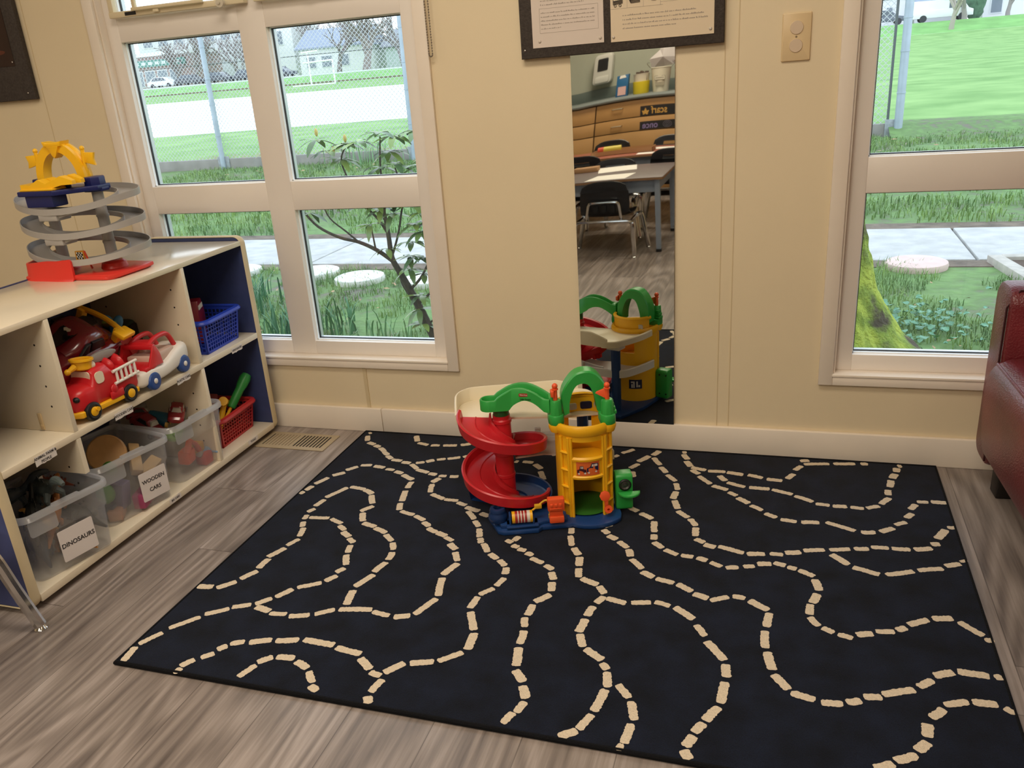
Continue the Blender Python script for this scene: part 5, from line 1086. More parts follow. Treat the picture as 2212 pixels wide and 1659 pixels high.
# ivy-like clump by the trunk
rr=random.Random(5); b=MB()
for k in range(170):
    p=Vector((1.42+rr.gauss(0,.16),2.55+rr.gauss(0,.18),GZ+abs(rr.gauss(.06,.05)))); a=rr.uniform(0,2*PI); r=rr.uniform(.014,.026); t=rr.uniform(-.5,.5); Rm=rotz(a)@rotx(t)
    b.f(b.vs([p+Rm@Vector((r*math.cos(q)*1.0,r*math.sin(q)*(.85 if q<PI else 1),.006*math.cos(2*q))) for q in (2*PI*i/7 for i in range(7))]))
tag(b.build('ground_ivy',M('ivy_leaf','5f9273',.5,var=.2,vscale=12),smooth=0),'low round-leaved ivy clump beside the mossy trunk','plant')
# fallen leaves and twigs (litter nobody could count)
b=MB(); rr=random.Random(8)
for k in range(260):
    reg=((-3.6,-1.0,1.6,4.1),(1.0,2.6,1.6,3.6),(-9.5,-3,11.6,12.9),(1.2,3.6,7,12.5))[k%4]; p=Vector((rr.uniform(*reg[:2]),rr.uniform(*reg[2:]),GZ+rr.uniform(.01,.05))); s=rr.uniform(.012,.032)*(1 if k%4<2 else 1.6); Rm=rotz(rr.uniform(0,6))@rotx(rr.uniform(-.5,.5))
    b.f(b.vs([p+Rm@Vector(q) for q in ((-s,0,0),(0,-s*.45,.003),(s,0,.004),(0,s*.5,.004))]))
tag(b.build('leaf_litter',M('dead_leaf','a98a68',.8,var=.35,vscale=5),smooth=0),'scattered dry fallen leaves on the lawn','leaves',kind='stuff')
# round stepping stones
pav=M('round_paver','d9d8d2',.85,var=.06,vscale=9,bump=.15,bscale=60)
def paver(label,x,y,r,mt):
    b=MB(); b.lathe([(0,-.06),(r,-.06),(r+.006,-.02),(r,-.002),(r-.02,.006),(0,.006)],(x,y,GZ+.045),40); tag(b.build('stepping_stone',mt),label,'stepping stone','round stepping stones')
paver('round concrete stepping stone cut off by the end of the toy shelf',-3.93,3.98,.20,pav); paver('round concrete stepping stone beside the mullion in the left window',-3.12,3.92,.205,pav); paver('round concrete stepping stone crossed by the shrub stems',-2.60,3.72,.205,pav); paver('round concrete stepping stone at the right edge of the left window behind the shrub',-1.98,3.66,.20,pav)
paver('flat reddish round stepping stone outside the right window',1.575,4.12,.20,M('round_paver_red','d2b8b0',.85,var=.08,vscale=9))
t=thing('raised_bed','weathered grey timber edging of a raised bed outside the right window','garden edging',(2.1,4.2,GZ))
tim=M('weathered_timber','b4aea4',.85,var=.15,vscale=14)
b=MB(); b.prism([(-.06,.06),(.03,.06),(.16,-.75),(.06,-.75)],-.02,.055,bev=.006); b.build('timber',tim,t)
b=MB(); b.box(.03,1.2,0,.09,-.02,.055,.006); b.build('timber',tim,t)
b=MB(); b.prism([(.03,.0),(1.2,.0),(1.2,-.75),(.16,-.75)],-.03,.03); b.build('bed_soil',M('soil','5a4a3e',.95,bump=.6,bscale=30),t)
# ------------------------------------------------------------------ kerb and chain-link fence
kerb=MB(); kerb.box(-16,2.20,12.98,13.12,GZ-.1,-.205,.01); tag(kerb.build('fence_kerb',M('kerb_concrete','8d8a84',.9,var=.15,vscale=4,bump=.3,bscale=20)),'long low grey concrete kerb under the chain-link fence','kerb')
galv=M('galvanised_steel','a9b7c4',.45,.35,var=.08,vscale=6)
fe=thing('chain_link_fence','tall galvanised chain-link fence on thick posts along the field','fence',(2.25,12.95,GZ))
def fb(): b=MB(); b.X=Matrix.Translation((-2.25,-12.95,-GZ)); return b
for x,r in ((-14.4,.052),(-10.19,.052),(-5.97,.052),(2.285,.062)):
    b=fb(); b.cyl((x,12.93,GZ-.1),(x,12.93,3.2),r,n=18)
    p=b.build('post',galv,fe)
    b=fb(); s=1 if x<2 else -1; b.box(x-.13 if x<2 else x-.19,x+.13 if x<2 else x+.02,12.955,12.985,GZ,-.16 if x<2 else -.14,.004); b.build('post_plate',M('plate_galv','9aa0a4',.6,.2,var=.2,vscale=18),p)
    b=fb()
    for z in (.25,.85,1.32,1.9): b.lathe([(r+.001,-.012),(r+.006,-.010),(r+.006,.010),(r+.001,.012)],(x,12.93,z),18)
    b.build('band',galv,p)
wire=M('fence_wire','c9cfd2',.5,.1)
b=fb(); step=.088; Z0,Z1=-.205,3.0; X0,X1=-14.4,2.13
def wireseg(p,q,r=.0045):
    p=Vector(p);q=Vector(q); d=(q-p).normalized(); a=Vector((0,1,0)); c=d.cross(a); 
    b.rings([[p+a*r,p+c*r-a*r*.6,p-c*r-a*r*.6],[q+a*r,q+c*r-a*r*.6,q-c*r-a*r*.6]],False,False)
Hh=Z1-Z0; sl=1.0
k=0; x=X0-Hh
while x<X1:
    for sg,yy in ((1,13.022),(-1,13.028)):
        xa,xb=(x,x+Hh) if sg>0 else (x+Hh,x)
        za,zb=Z0,Z1
        # clip to the panel
        def at(xx): return za+(xx-xa)/(xb-xa)*(zb-za)
        lo,hi=max(min(xa,xb),X0),min(max(xa,xb),X1)
        if hi-lo>.05: wireseg((lo,yy,at(lo)),(hi,yy,at(hi)))
    x+=step
b.build('wire_mesh',wire,fe,smooth=0,kind='stuff')
b=fb(); b.cyl((X0,13.03,1.585),(2.1,13.03,1.585),.007,n=6); b.cyl((2.135,13.02,-.2),(2.135,13.02,3.0),.020,n=10); b.build('tension_bar',M('dark_wire','5c6468',.5,.4),fe)
b=MB(); rr=random.Random(4)
for k in range(420):
    x=rr.uniform(-10.8,-3); p=Vector((x,13.06+rr.gauss(0,.05),-.20+rr.uniform(0,.05))); a=rr.uniform(0,PI); L=rr.uniform(.05,.16); d=Vector((math.cos(a),rr.uniform(-.6,.2),rr.uniform(-.5,.5)))*L; b.rings([[p,p+Vector((0,0,.006))],[p+d,p+d+Vector((0,0,.006))]],closed=False)
tag(b.build('dry_grass',M('straw','c9b79c',.9),smooth=0),'dry straw and dead leaves caught along the kerb under the fence','dry grass',kind='stuff')
# ------------------------------------------------------------------ rhododendron outside the left window
rh=thing('rhododendron','leggy rhododendron shrub with drooping green leaves outside the left window','shrub',(-1.15,1.85,GZ))
bark=M('shrub_bark','463f37',.9,var=.3,vscale=60,bump=.5,bscale=90)
b=MB(); b.X=Matrix.Translation((1.15,-1.85,-GZ))
Y0=1.85
def br(P,r0,r1,k=4):
    c=catmull([(p[0],Y0+p[1],p[2]) for p in P],k); n=len(c); b.tube(c,[r0+(r1-r0)*i/(n-1) for i in range(n)],7); return c
br([(-1.13,0,-.42),(-1.20,0,-.23),(-1.27,.0,-.06),(-1.32,0,.05),(-1.365,0,.14),(-1.395,0,.21),(-1.40,0,.34),(-1.42,.02,.46),(-1.44,.03,.60)],.028,.008)
br([(-1.09,.04,-.42),(-1.22,.05,-.22),(-1.33,.05,-.02),(-1.36,.03,.06),(-1.36,.02,.14)],.017,.011)
br([(-1.38,0,.18),(-1.48,0,.25),(-1.60,.02,.295),(-1.72,.03,.32),(-1.86,.05,.38),(-1.95,.06,.47),(-1.99,.06,.52)],.013,.005)
br([(-1.60,.02,.295),(-1.66,.0,.36),(-1.74,-.02,.44),(-1.78,-.02,.54)],.006,.003)
br([(-1.49,0,.26),(-1.485,-.02,.33),(-1.49,-.02,.39)],.006,.003)
br([(-1.395,0,.21),(-1.34,0,.34),(-1.30,-.02,.45),(-1.27,-.03,.56),(-1.30,-.03,.70)],.007,.004)
br([(-1.40,0,.34),(-1.46,.02,.42),(-1.54,.03,.50),(-1.60,.03,.60),(-1.64,.02,.74),(-1.60,.02,.82)],.008,.004)
br([(-1.42,.01,.42),(-1.40,.0,.52),(-1.40,0,.70),(-1.38,0,.86)],.007,.004)
br([(-1.30,0,.03),(-1.22,-.03,.10),(-1.15,-.05,.20),(-1.10,-.05,.30)],.009,.004)
br([(-1.27,0,-.06),(-1.19,-.02,.0),(-1.12,-.03,.05),(-1.06,-.04,.06)],.008,.004)
br([(-1.22,0,-.18),(-1.12,0,-.10),(-1.06,0,-.05)],.006,.003)
b.build('branches',bark,rh)
leafm,nt,bs=nodes_mat('rhododendron_leaf')
N=nt.nodes.new; LK=nt.links.new
gi=N('ShaderNodeNewGeometry'); rp=N('ShaderNodeValToRGB'); e=rp.color_ramp.elements; e[0].position=0; e[0].color=lin('33562f'); e[1].position=1; e[1].color=lin('86a04a'); LK(gi.outputs['Random Per Island'],rp.inputs[0]); LK(rp.outputs[0],bs.inputs['Base Color']); bs.inputs['Roughness'].default_value=.35
b=MB(); b.X=Matrix.Translation((1.15,-1.85,-GZ)); rr=random.Random(21)
def leaf(p,d,L,w,droop):
    d=d.normalized(); up=Vector((0,0,1)); s=d.cross(up); s=s.normalized() if s.length>.1 else Vector((1,0,0)); n=s.cross(d); R=[]
    for t,ww in ((0,.12),(.12,.35),(.3,.85),(.5,1),(.72,.85),(.9,.42),(1,.04)):
        c=p+d*(L*t)-up*(droop*L*t*t); R.append([c-s*(w*ww)+n*(.12*w*ww),c,c+s*(w*ww)+n*(.12*w*ww)])
    b.rings(R,closed=False)
def whorl(x,y,z,n,L=.11,droop=.5,el=.1):
    for k in range(n):
        a=2*PI*k/n+rr.uniform(-.3,.3); d=Vector((math.cos(a),math.sin(a),el+rr.uniform(-.25,.25))); leaf(Vector((x,Y0+y,z)),d,L*rr.uniform(.75,1.1),L*.155,droop*rr.uniform(.5,1.6))
for w in ((-1.99,.06,.53,9),(-1.90,.05,.46,4),(-1.78,-.02,.55,9),(-1.49,-.02,.40,6),(-1.55,.03,.50,6),(-1.44,.02,.47,6),(-1.30,-.03,.72,7),(-1.27,-.03,.56,8),(-1.64,.02,.75,8),(-1.60,.02,.83,8),(-1.44,.03,.62,7),(-1.38,0,.88,9),(-1.40,0,.70,6),(-1.10,-.05,.31,9),(-1.15,-.05,.22,6),(-1.06,-.04,.07,8),(-1.06,0,-.04,8),(-1.20,-.02,.12,6),(-1.16,-.05,.46,9),(-1.05,-.03,.52,8),(-1.08,-.02,.62,8),(-1.22,.0,.60,7),(-1.42,.0,.26,5),(-1.28,-.02,.22,5),(-1.78,.02,.86,7),(-1.72,.02,.80,6),(-1.52,.0,.84,7),(-1.0,-.03,.20,7),(-1.02,-.02,.36,7),(-.98,-.02,-.02,7),(-1.18,-.04,.36,8),(-1.12,-.02,.42,7),(-1.22,-.03,.50,7),(-1.25,-.03,.66,8),(-1.08,-.04,.16,7),(-1.17,-.03,.70,8),(-1.34,-.02,.60,6),(-1.52,.02,.62,7),(-1.70,.02,.62,7),(-1.34,.0,.78,8),(-1.10,-.03,.74,8),(-1.18,0,.88,9),(-1.25,-.03,.30,8),(-1.23,-.04,.22,7),(-1.28,-.03,.15,7),(-1.31,-.03,.52,8),(-1.26,-.02,.60,8),(-1.36,.0,.45,7),(-1.45,.0,.50,7),(-1.33,-.02,.64,8),(-1.25,-.03,-.08,7),(-1.23,-.03,.0,7),(-1.24,-.02,-.17,7),(-1.22,-.03,.40,8),(-1.56,.0,.58,7),(-1.30,.0,.86,9)):
    whorl(*w,L=.125 if w[2]>.5 else .112,droop=.32 if w[2]>.6 else .42)
b.build('leaf',leafm,rh,kind='stuff')
b=MB(); b.X=Matrix.Translation((1.15,-1.85,-GZ))
for x,z in ((-1.77,.90),(-1.60,.86),(-1.68,.80)): b.sphere((x,Y0+.02,z),(.010,.010,.022),8,6)
b.build('flower_bud',M('bud_yellow','c9b46a',.5),rh,kind='stuff')
# ------------------------------------------------------------------ mossy trunk outside the right window
mo,nt,bs=nodes_mat('mossy_bark')
N=nt.nodes.new; LK=nt.links.new
tc=N('ShaderNodeTexCoord'); n1=N('ShaderNodeTexNoise'); n1.inputs['Scale'].default_value=7; n1.inputs['Detail'].default_value=8; LK(tc.outputs['Object'],n1.inputs['Vector'])
n2=N('ShaderNodeTexNoise'); n2.inputs['Scale'].default_value=60; n2.inputs['Detail'].default_value=4; LK(tc.outputs['Object'],n2.inputs['Vector'])
rp=N('ShaderNodeValToRGB'); e=rp.color_ramp.elements; e[0].position=.36; e[0].color=lin('4b4234'); e[1].position=.60; e[1].color=lin('a7b545'); k=e.new(.46); k.color=lin('7c9236'); LK(n1.outputs['Fac'],rp.inputs[0]); LK(rp.outputs[0],bs.inputs['Base Color']); bs.inputs['Roughness'].default_value=.95
bp=N('ShaderNodeBump'); bp.inputs['Strength'].default_value=1; bp.inputs['Distance'].default_value=.02; LK(n2.outputs['Fac'],bp.inputs['Height']); LK(bp.outputs[0],bs.inputs['Normal'])
b=MB(); CX,CYt=.86,1.78; R=[]
for j in range(90):
    h=j/89; z=GZ-.05+2.6*h**1.5; base=.13+.50*math.exp(-(z-GZ)/.30); ring=[]
    for i in range(110):
        t=2*PI*i/110; ro=base*(1+.16*math.cos(5*t+1.0)*math.exp(-(z-GZ)/.35)); ro*=1+.10*noise.noise(Vector((math.cos(t)*2.2,math.sin(t)*2.2,z*3)))+.07*noise.noise(Vector((math.cos(t)*7,math.sin(t)*7,z*8)))+.045*noise.noise(Vector((math.cos(t)*16,math.sin(t)*16,z*22)))
        ring.append((CX+ro*math.cos(t),CYt+ro*math.sin(t),z))
    R.append(ring)
b.rings(R); tag(b.build('tree_trunk',mo),'broad moss-covered tree trunk flaring at its foot outside the right window','tree')
# ------------------------------------------------------------------ far side of the field
def bare_tree(label,x,y,z,h,r,seed,col='8f857d',spread=.55):
    rr=random.Random(seed); t=thing('bare_tree',label,'tree',(x,y,z),group='bare trees across the field')
    b=MB(); tw=MB()
    def grow(p,d,L,r,lev,o):
        n=3; pts=[p]; q=p
        for i in range(n):
            d=(d+Vector((rr.gauss(0,.10),rr.gauss(0,.10),rr.gauss(.02,.06)))).normalized(); q=q+d*(L/n); pts.append(q)
        o.tube(pts,[r*(1-.35*i/n) for i in range(n+1)],5 if lev else 8,cap=False)
        if lev>=4: return
        for k in range(4 if lev<2 else 3):
            a=rr.uniform(0,2*PI); s=d.orthogonal().normalized(); s=Matrix.Rotation(a,3,d)@s; nd=(d+s*rr.uniform(spread*.6,spread*1.5)).normalized(); nd.z=nd.z*.9+.08
            grow(pts[-1 if k else -2],nd,L*rr.uniform(.62,.85),max(r*.58,.030),lev+1,b if lev<1 else tw)
    grow(Vector((0,0,-.3)),Vector((0,0,1)),h*.20,r,0,b)
    m=M('bark_'+col,col,.9); b.build('trunk',m,t); tw.build('crown_branches',m,t,kind='stuff')
bare_tree('broad bare tree behind the dark parked cars, middle of the left upper pane',-80,109,1.5,13,.55,3,'8a807c')
bare_tree('bare tree with thick dark trunk at the right of the right upper pane',-50.5,104,1.6,14,.6,8,'837a72')
bare_tree('bare tree above the shop roof, left of the left upper pane',-88,121,1.5,12,.35,5,'948a88')
bare_tree('bare tree behind the goal, middle of the right upper pane',-62,123,1.5,15,.4,12,'9a908c')
bare_tree('bare tree at the left of the right upper pane behind the car',-70,112,1.5,12,.35,17,'8e8580')
bare_tree('slim bare tree near the left mullion beyond the cars',-74.5,113,1.5,12,.3,23,'9a9092')
bare_tree('bare tree at the right edge of the right upper pane',-44,112,1.5,14,.4,29,'948a88')
bare_tree('bare tree left of the fence post in the left upper pane',-83.5,110,1.5,11,.4,51,'857b78')
bare_tree('bare tree right of the fence post in the left upper pane',-77.0,116,1.5,13,.4,53,'8a807e')
bare_tree('bare tree between the goal and the slate roof, right upper pane',-57.5,110,1.5,13,.4,57,'857c78')
bare_tree('bare tree at the left mullion edge of the right upper pane',-66.5,120,1.5,14,.4,59,'8a8280')
bare_tree('bare tree above the low house, right upper pane',-47.5,109,1.5,13,.35,61,'8a8280')
bare_tree('lone tree on the bank in front of the white van',14.75,96.6,.65,10,.26,31,'a8a094')
bare_tree('second bare tree by the dark conifer across the field',16.6,102,1.5,9,.28,37,'98918c')
bare_tree('bare tree at the far right of the right window',20.8,104,1.5,9,.24,41,'98918c')
bare_tree('bare tree behind the fence in the right window',9.6,112,1.5,9,.25,43,'98918c')
def house(nm,label,cat,x0,x1,y,z0,z1,ro,wm,rm,wins,ridge=1.6,dep=8,flat=False):
    t=thing(nm,label,cat,((x0+x1)/2,y,z0),group='buildings across the field'); hw=(x1-x0)/2; h=z1-z0
    b=MB(); b.box(-hw,hw,0,dep,0,h); b.build('wall',wm,t,smooth=0)
    b=MB()
    if flat: b.box(-hw-.4,hw+.4,-.4,dep+.4,h,h+.5)
    else: b.prism([(-.5,h-.1),(-.5,h+.1),(dep/2,h+ridge),(dep+.5,h+.1),(dep+.5,h-.1)],-hw-ro,hw+ro,lambda u,v,k:(k,u,v))
    b.build('roof',rm,t,smooth=0)
    for (a,c,d,e_) in wins:
        b=MB(); b.box(-hw+a,-hw+c,-.08,.02,d,e_); f=b.build('window',M('far_window_frame','e6e8ea',.6),t,smooth=0)
        b=MB(); b.box(-hw+a+.12,-hw+c-.12,-.12,-.06,d+.12,e_-.12); b.build('pane',M('far_pane','7d8894',.2),f,smooth=0)
    return t
wh=M('render_white','ececea',.8); tan=M('brick_mauve','a98f8c',.85,var=.08,vscale=2); slate=M('slate_blue','8d97a8',.8,var=.06,vscale=2); greyr=M('roof_grey','8f9298',.8)
hs=house('shop_building','mauve brick shop with a green sign board across the street','building',-96,-82.5,112,1.5,6.0,.2,tan,wh,[(1+2.2*k,2.8+2.2*k,.3,2.6) for k in range(5)],flat=True)
b=MB(); b.box(-6,6.2,-.35,-.05,3.1,4.0); sg=b.build('sign_board',M('sign_green','5b9388',.6),hs,smooth=0)
b=MB()
for k in range(9): b.box(-5.0+1.2*k,-4.3+1.2*k,-.40,-.35,3.35,3.75)
b.build('sign_marks',M('sign_marks','d8e4e0',.6),sg,smooth=0)
house('apartment_block','pale apartment block rising behind the shop roof','building',-102,-80,126,1.5,12,.2,M('pale_block','d6d8da',.8),greyr,[(1+3*k,3+3*k,6.3,8.2) for k in range(7)],flat=True)
house('white_house','tall white building beside the left mullion','building',-75.5,-68.5,118,1.5,10,.4,wh,greyr,[(1.5,3,4.5,6.5),(4,5.5,4.5,6.5)],2)
house('white_house','added white house with blue grey roof, in place of a window reflection, behind the goal','building',-65.5,-55.8,114,1.6,5.0,.5,wh,slate,[(1,2.6,.8,2.4),(3.4,5.2,.8,2.4),(6,7.8,.8,2.4)],2.6)  # added house, stands in for a bright window's reflection in the pane
house('low_house','low house with grey roof at the right of the right upper pane','building',-54,-42,118,1.6,4.4,.6,M('pale_green_wall','c9d4d2',.8),greyr,[(2,4,.8,2.2),(6,8,.8,2.2)],2.4)
house('white_house','long white house with slate blue roof behind the van, right window','building',12.7,17.0,106,1.5,3.0,.25,wh,slate,[(1.5,2.1,.75,1.2),(2.3,3.3,.75,1.2)],1.9,6)
house('garden_house','pale house front at the far right of the right window','building',19.2,25.5,108,1.5,5.2,.4,wh,greyr,[(.6,1.8,.3,2.0),(3.2,4.4,2.2,3.4)],1.6)
house('white_house','white house at the left edge of the right window behind the fence','building',7.5,11.9,108,1.5,4.6,.4,wh,greyr,[(1.0,1.8,.4,1.9),(2.3,3.1,.4,1.9)],1.4)
b=MB(); rr=random.Random(6); b.sphere((18.0,105.2,3.2),(.85,.85,2.0),18,14)
for v in b.bm.verts: v.co+=Vector((rr.gauss(0,.07),rr.gauss(0,.07),rr.gauss(0,.07)))
tag(b.build('conifer_bush','' or M('conifer_green','4f7358',.9,var=.3,vscale=3)),'dark green rounded conifer between the houses, right window','shrub')
def far_car(label,x,y,rz,col,kind=0,z=1.5):
    t=thing('parked_car' if kind<2 else 'parked_van',label,'car' if kind<2 else 'van',(x,y,z),rz,group='vehicles parked across the field'); m=M('car_'+col,col,.25,coat=.5); gl=M('car_glass','55606e',.1)
    b=MB(); L,Wd=(4.4,1.8) if kind<2 else (5.6,1.95)
    pr=[(-2.2,.35),(-2.15,.75),(-1.2,.92),(1.9,.95),(2.2,.75),(2.2,.35)] if kind<2 else [(-2.8,.35),(-2.8,.9),(-2.3,1.1),(2.75,1.1),(2.8,.35)]
    b.prism(pr,-Wd/2,Wd/2,lambda u,v,h:(u,h,v),bev=.08); b.build('body',m,t)
    top=[(-1.25,.9),(-.55,1.45),(1.2 if kind else 1.0,1.5),(1.95,.93)] if kind<2 else [(-2.4,1.05),(-1.7,1.95),(2.7,2.0),(2.77,1.05)]
    b=MB(); b.prism(top,-Wd/2+.12,Wd/2-.12,lambda u,v,h:(u,h,v),bev=.06); b.build('cabin',m,t)
    b=MB(); w=[(-.95,.97),(-.5,1.38),(1.0,1.42),(1.55,.98)] if kind<2 else [(-2.0,1.15),(-1.6,1.7),(-.6,1.7),(-.6,1.15)]
    for s in (-1,1): b.prism(w,s*(Wd/2-.115),s*(Wd/2-.10),lambda u,v,h:(u,h,v))
    b.build('side_glass',gl,t,smooth=0)
    for wx in (-1.35,1.35) if kind<2 else (-1.8,1.7):
        for s in (-1,1): b=MB(); b.cyl((wx,s*(Wd/2-.2),.33),(wx,s*(Wd/2+.01),.33),.33,n=20); b.cyl((wx,s*(Wd/2),.33),(wx,s*(Wd/2+.03),.33),.19,n=12); b.build('wheel',M('far_tyre','33363c',.8),t)
    return t
far_car('white hatchback parked at the left of the street',-82.2,105,PI,'eceef0')
far_car('dark hatchback parked beside the white car behind the fence post',-77.5,104.8,PI,'3a3f4a')
far_car('second dark car parked near the left mullion',-72.8,104.6,PI,'2f3644')
far_car('black estate car at the edge of the left mullion',-68.1,104.8,PI,'3c4450',1)
far_car('dark blue car parked at the left of the right upper pane',-63.4,104.6,PI,'3f4858',1)
far_car('long white van parked before the slate-roofed house',14.6,103.2,PI,'ececec',2)
far_car('dark car half hidden by the fence post, right window',9.3,103.6,PI,'5a6270')
gt2=thing('goal_frame','white metal goal frame standing at the end of the pitch','goal',(-51,93,.35),group=None)
gw2=M('goal_white','f4f4f4',.5)
def gbar(p,q,nm): b=MB(); b.cyl(p,q,.10,n=8); b.build(nm,gw2,gt2)
gbar((-1.5,0,0),(-1.5,0,3.7),'goal_post'); gbar((1.6,0,0),(1.6,0,2.6),'goal_post'); gbar((-2.3,0,3.6),(-.2,0,3.7),'crossbar'); gbar((-2.2,0,2.5),(1.6,0,2.6),'crossbar'); gbar((-4,0,.05),(1.6,0,.05),'ground_bar')
tag((lambda b:(b.box(-90,-30,100.55,100.7,1.45,1.62),b.build('street_kerb',M('kerb_white','dfe2e2',.8),smooth=0))[1])(MB()),'pale street kerb along the top of the grass bank','kerb')
# ================================================================== rest of the room (seen in the mirror)
shellm=M('chair_shell_black','14151b',.38,bump=.06,bscale=200); 
def make_chair(label,slot=True):
    t=thing('stacking_chair',label,'chair',(0,0,0),group='black stacking chairs of the classroom')
    prof=[(.155,.238),(.150,.252),(.12,.264),(.05,.262),(-.04,.258),(-.10,.262),(-.135,.280),(-.150,.310),(-.160,.350),(-.172,.400),(-.178,.425)]
    hw=[.120,.150,.165,.172,.172,.165,.158,.158,.160,.158,.154]
    b=MB(); R=[]; n=9; th=.007
    for (y,z),w in zip(prof,hw):
        top=[];bot=[]
        for i in range(n):
            u=-1+2*i/(n-1); c=.018*u*u*u*u; top.append((w*u,y+(c if z>.29 else 0),z+(c if z<=.29 else 0))); bot.append((w*u,y+(c if z>.29 else 0)-(th if z>.29 else 0),z+(c if z<=.29 else 0)-(th if z<=.29 else 0)))
        R.append(top+list(reversed(bot)))
    b.rings(R); b.build('seat_shell',shellm,t)
    b=MB(); R=[]
    def bar(y,z,pts): pass
    hs=[]
    # top of the back with its hand slot
    for x0,x1,x2,x3 in ((-.154,-.075,-.140,-.065),(.075,.154,.065,.140)):
        b.rings([[(x0,-.160-.018,.424),(x1,-.172-.006,.424),(x1,-.179-.006,.424),(x0,-.167-.018,.424)],[(x2,-.166-.014,.462),(x3,-.178-.006,.462),(x3,-.185-.006,.462),(x2,-.173-.014,.462)]])
    if not slot: b.rings([[(-.078,-.176,.420),(.078,-.176,.420),(.078,-.183,.420),(-.078,-.183,.420)],[(-.078,-.183,.462),(.078,-.183,.462),(.078,-.190,.462),(-.078,-.190,.462)]])
    R=[]
    for k in range(9):
        u=-1+k/4; x=.138*u; c=.012*u**4; z1=.492-.022*u**4-.006*u*u; R.append([(x,-.185+c,.448),(x,-.188+c,z1-.004),(x,-.192+c,z1),(x,-.196+c,z1-.004),(x,-.192+c,.448)])
    b.rings(R); b.build('backrest',shellm,t)
    b=MB()
    for x in (-.055,0,.055): b.prism(rrect(x-.017,x+.017,.286,.340,.010,3),-.170,-.158,lambda u,v,h:(u,h-.10*(v-.31),v),bev=.001)
    b.build('vent_recess',M('recess_black','050507',.6),t)
    r=.0150
    for sx in (-1,1):
        b=MB(); b.tube(catmull([(sx*.235,.165,.012),(sx*.215,.148,.12),(sx*.196,.135,.215),(sx*.184,.118,.236),(sx*.175,.02,.240)],4),r,10); b.build('leg',chrome,t)
        b=MB(); b.tube(catmull([(sx*.195,-.170,.012),(sx*.190,-.178,.12),(sx*.186,-.180,.208),(sx*.176,-.178,.228)],4),r,10); b.build('leg',chrome,t)
        for fx,fy in ((.235,.165),(.195,-.17)):
            b=MB(); b.lathe([(0,0),(.015,0),(.0155,.003),(.011,.009),(.008,.016),(.006,.020),(0,.020)],(sx*fx,fy,0),16); b.build('glide',chrome,t)
        b=MB(); b.tube([(sx*.175,.10,.239),(sx*.175,-.12,.237),(sx*.172,-.178,.232)],.009,8); b.build('side_rail',chrome,t)
    b=MB(); b.tube([(-.178,-.179,.229),(-.150,-.181,.236),(.150,-.181,.236),(.178,-.179,.229)],.010,10); b.build('rear_rail',chrome,t)
    b=MB(); b.tube(catmull([(-.112,-.165,.240),(-.104,-.178,.300),(-.095,-.186,.345),(-.075,-.189,.358),(0,-.189,.360),(.075,-.189,.358),(.095,-.186,.345),(.104,-.178,.300),(.112,-.165,.240)],4),.009,8); b.build('back_stay',chrome,t)
    return t
c0=make_chair('black stacking chair with chrome frame in front of the grey table, nearest in the mirror',False); c1=make_chair('black stacking chair behind the grey table, its hand slot showing in the mirror')
c0.location=(-.408,-3.115,0); c0.rotation_euler.z=PI
c1.location=(-.535,-3.775,0); c1.scale=(1.07,1.07,1.07)
def chair(label,x,y,a,s=1.0):
    c=copy_tree(c1); c.location=(x,y,0); c.rotation_euler=(0,0,a); c['label']=label; c.scale=(s,s,s); return c
chair('chrome-legged stacking chair at the left edge, beside the near end of the toy shelf',-1.199,-1.408,0)
chair('black stacking chair at the near side of the red table, left in the mirror',-.84,-4.275,PI,1.15)
chair('black stacking chair at the near side of the red table, right in the mirror',-.105,-4.275,PI,1.15)
chair('black stacking chair behind the red table by the cabinet, left in the mirror',-.84,-5.06,0.1,1.15)
chair('black stacking chair behind the red table by the cabinet, right edge of the mirror',-.26,-5.06,0,1.15)
tblue=M('table_frame_blue_grey','8d97a6',.45); tedge=M('table_edge_ply','8e6a48',.5)
def table(label,x0,x1,y0,y1,z,topm,apron=.08):
    t=thing('classroom_table',label,'table',((x0+x1)/2,(y0+y1)/2,0),group='classroom tables'); L=(x1-x0)/2; D=(y1-y0)/2
    b=MB(); b.prism(rrect(-L,L,-D,D,.012,3),z-.016,z-.003); b.build('table_edge',tedge,t)
    b=MB(); b.prism(rrect(-L+.001,L-.001,-D+.001,D-.001,.012,3),z-.003,z,bev=.001); b.build('tabletop',topm,t)
    b=MB(); e=.045
    b.box(-L+e,L-e,D-e-.012,D-e,z-.016-apron,z-.016); b.box(-L+e,L-e,-D+e,-D+e+.012,z-.016-apron,z-.016); b.box(-L+e,-L+e+.012,-D+e,D-e,z-.016-apron,z-.016); b.box(L-e-.012,L-e,-D+e,D-e,z-.016-apron,z-.016); b.build('apron',tblue,t)
    for sx in (-1,1):
        for sy in (-1,1):
            b=MB(); cx,cy=sx*(L-.04),sy*(D-.04); b.rings([[(cx+sx*.012-.015,cy-.015,.018),(cx+sx*.012+.015,cy-.015,.018),(cx+sx*.012+.015,cy+.015,.018),(cx+sx*.012-.015,cy+.015,.018)],[(cx-.017,cy-.017,z-.017),(cx+.017,cy-.017,z-.017),(cx+.017,cy+.017,z-.017),(cx-.017,cy+.017,z-.017)]]); b.build('leg',tblue,t)
            b=MB(); b.box(cx+sx*.012-.017,cx+sx*.012+.017,cy-.017,cy+.017,0,.019,.002); b.build('leg_cap',blackm,t)
    return t
table('grey brown classroom table behind the camera, nearest table in the mirror',-1.35,-.055,-3.905,-3.085,.477,M('tabletop_mauve','6d6163',.35,var=.04,vscale=6))
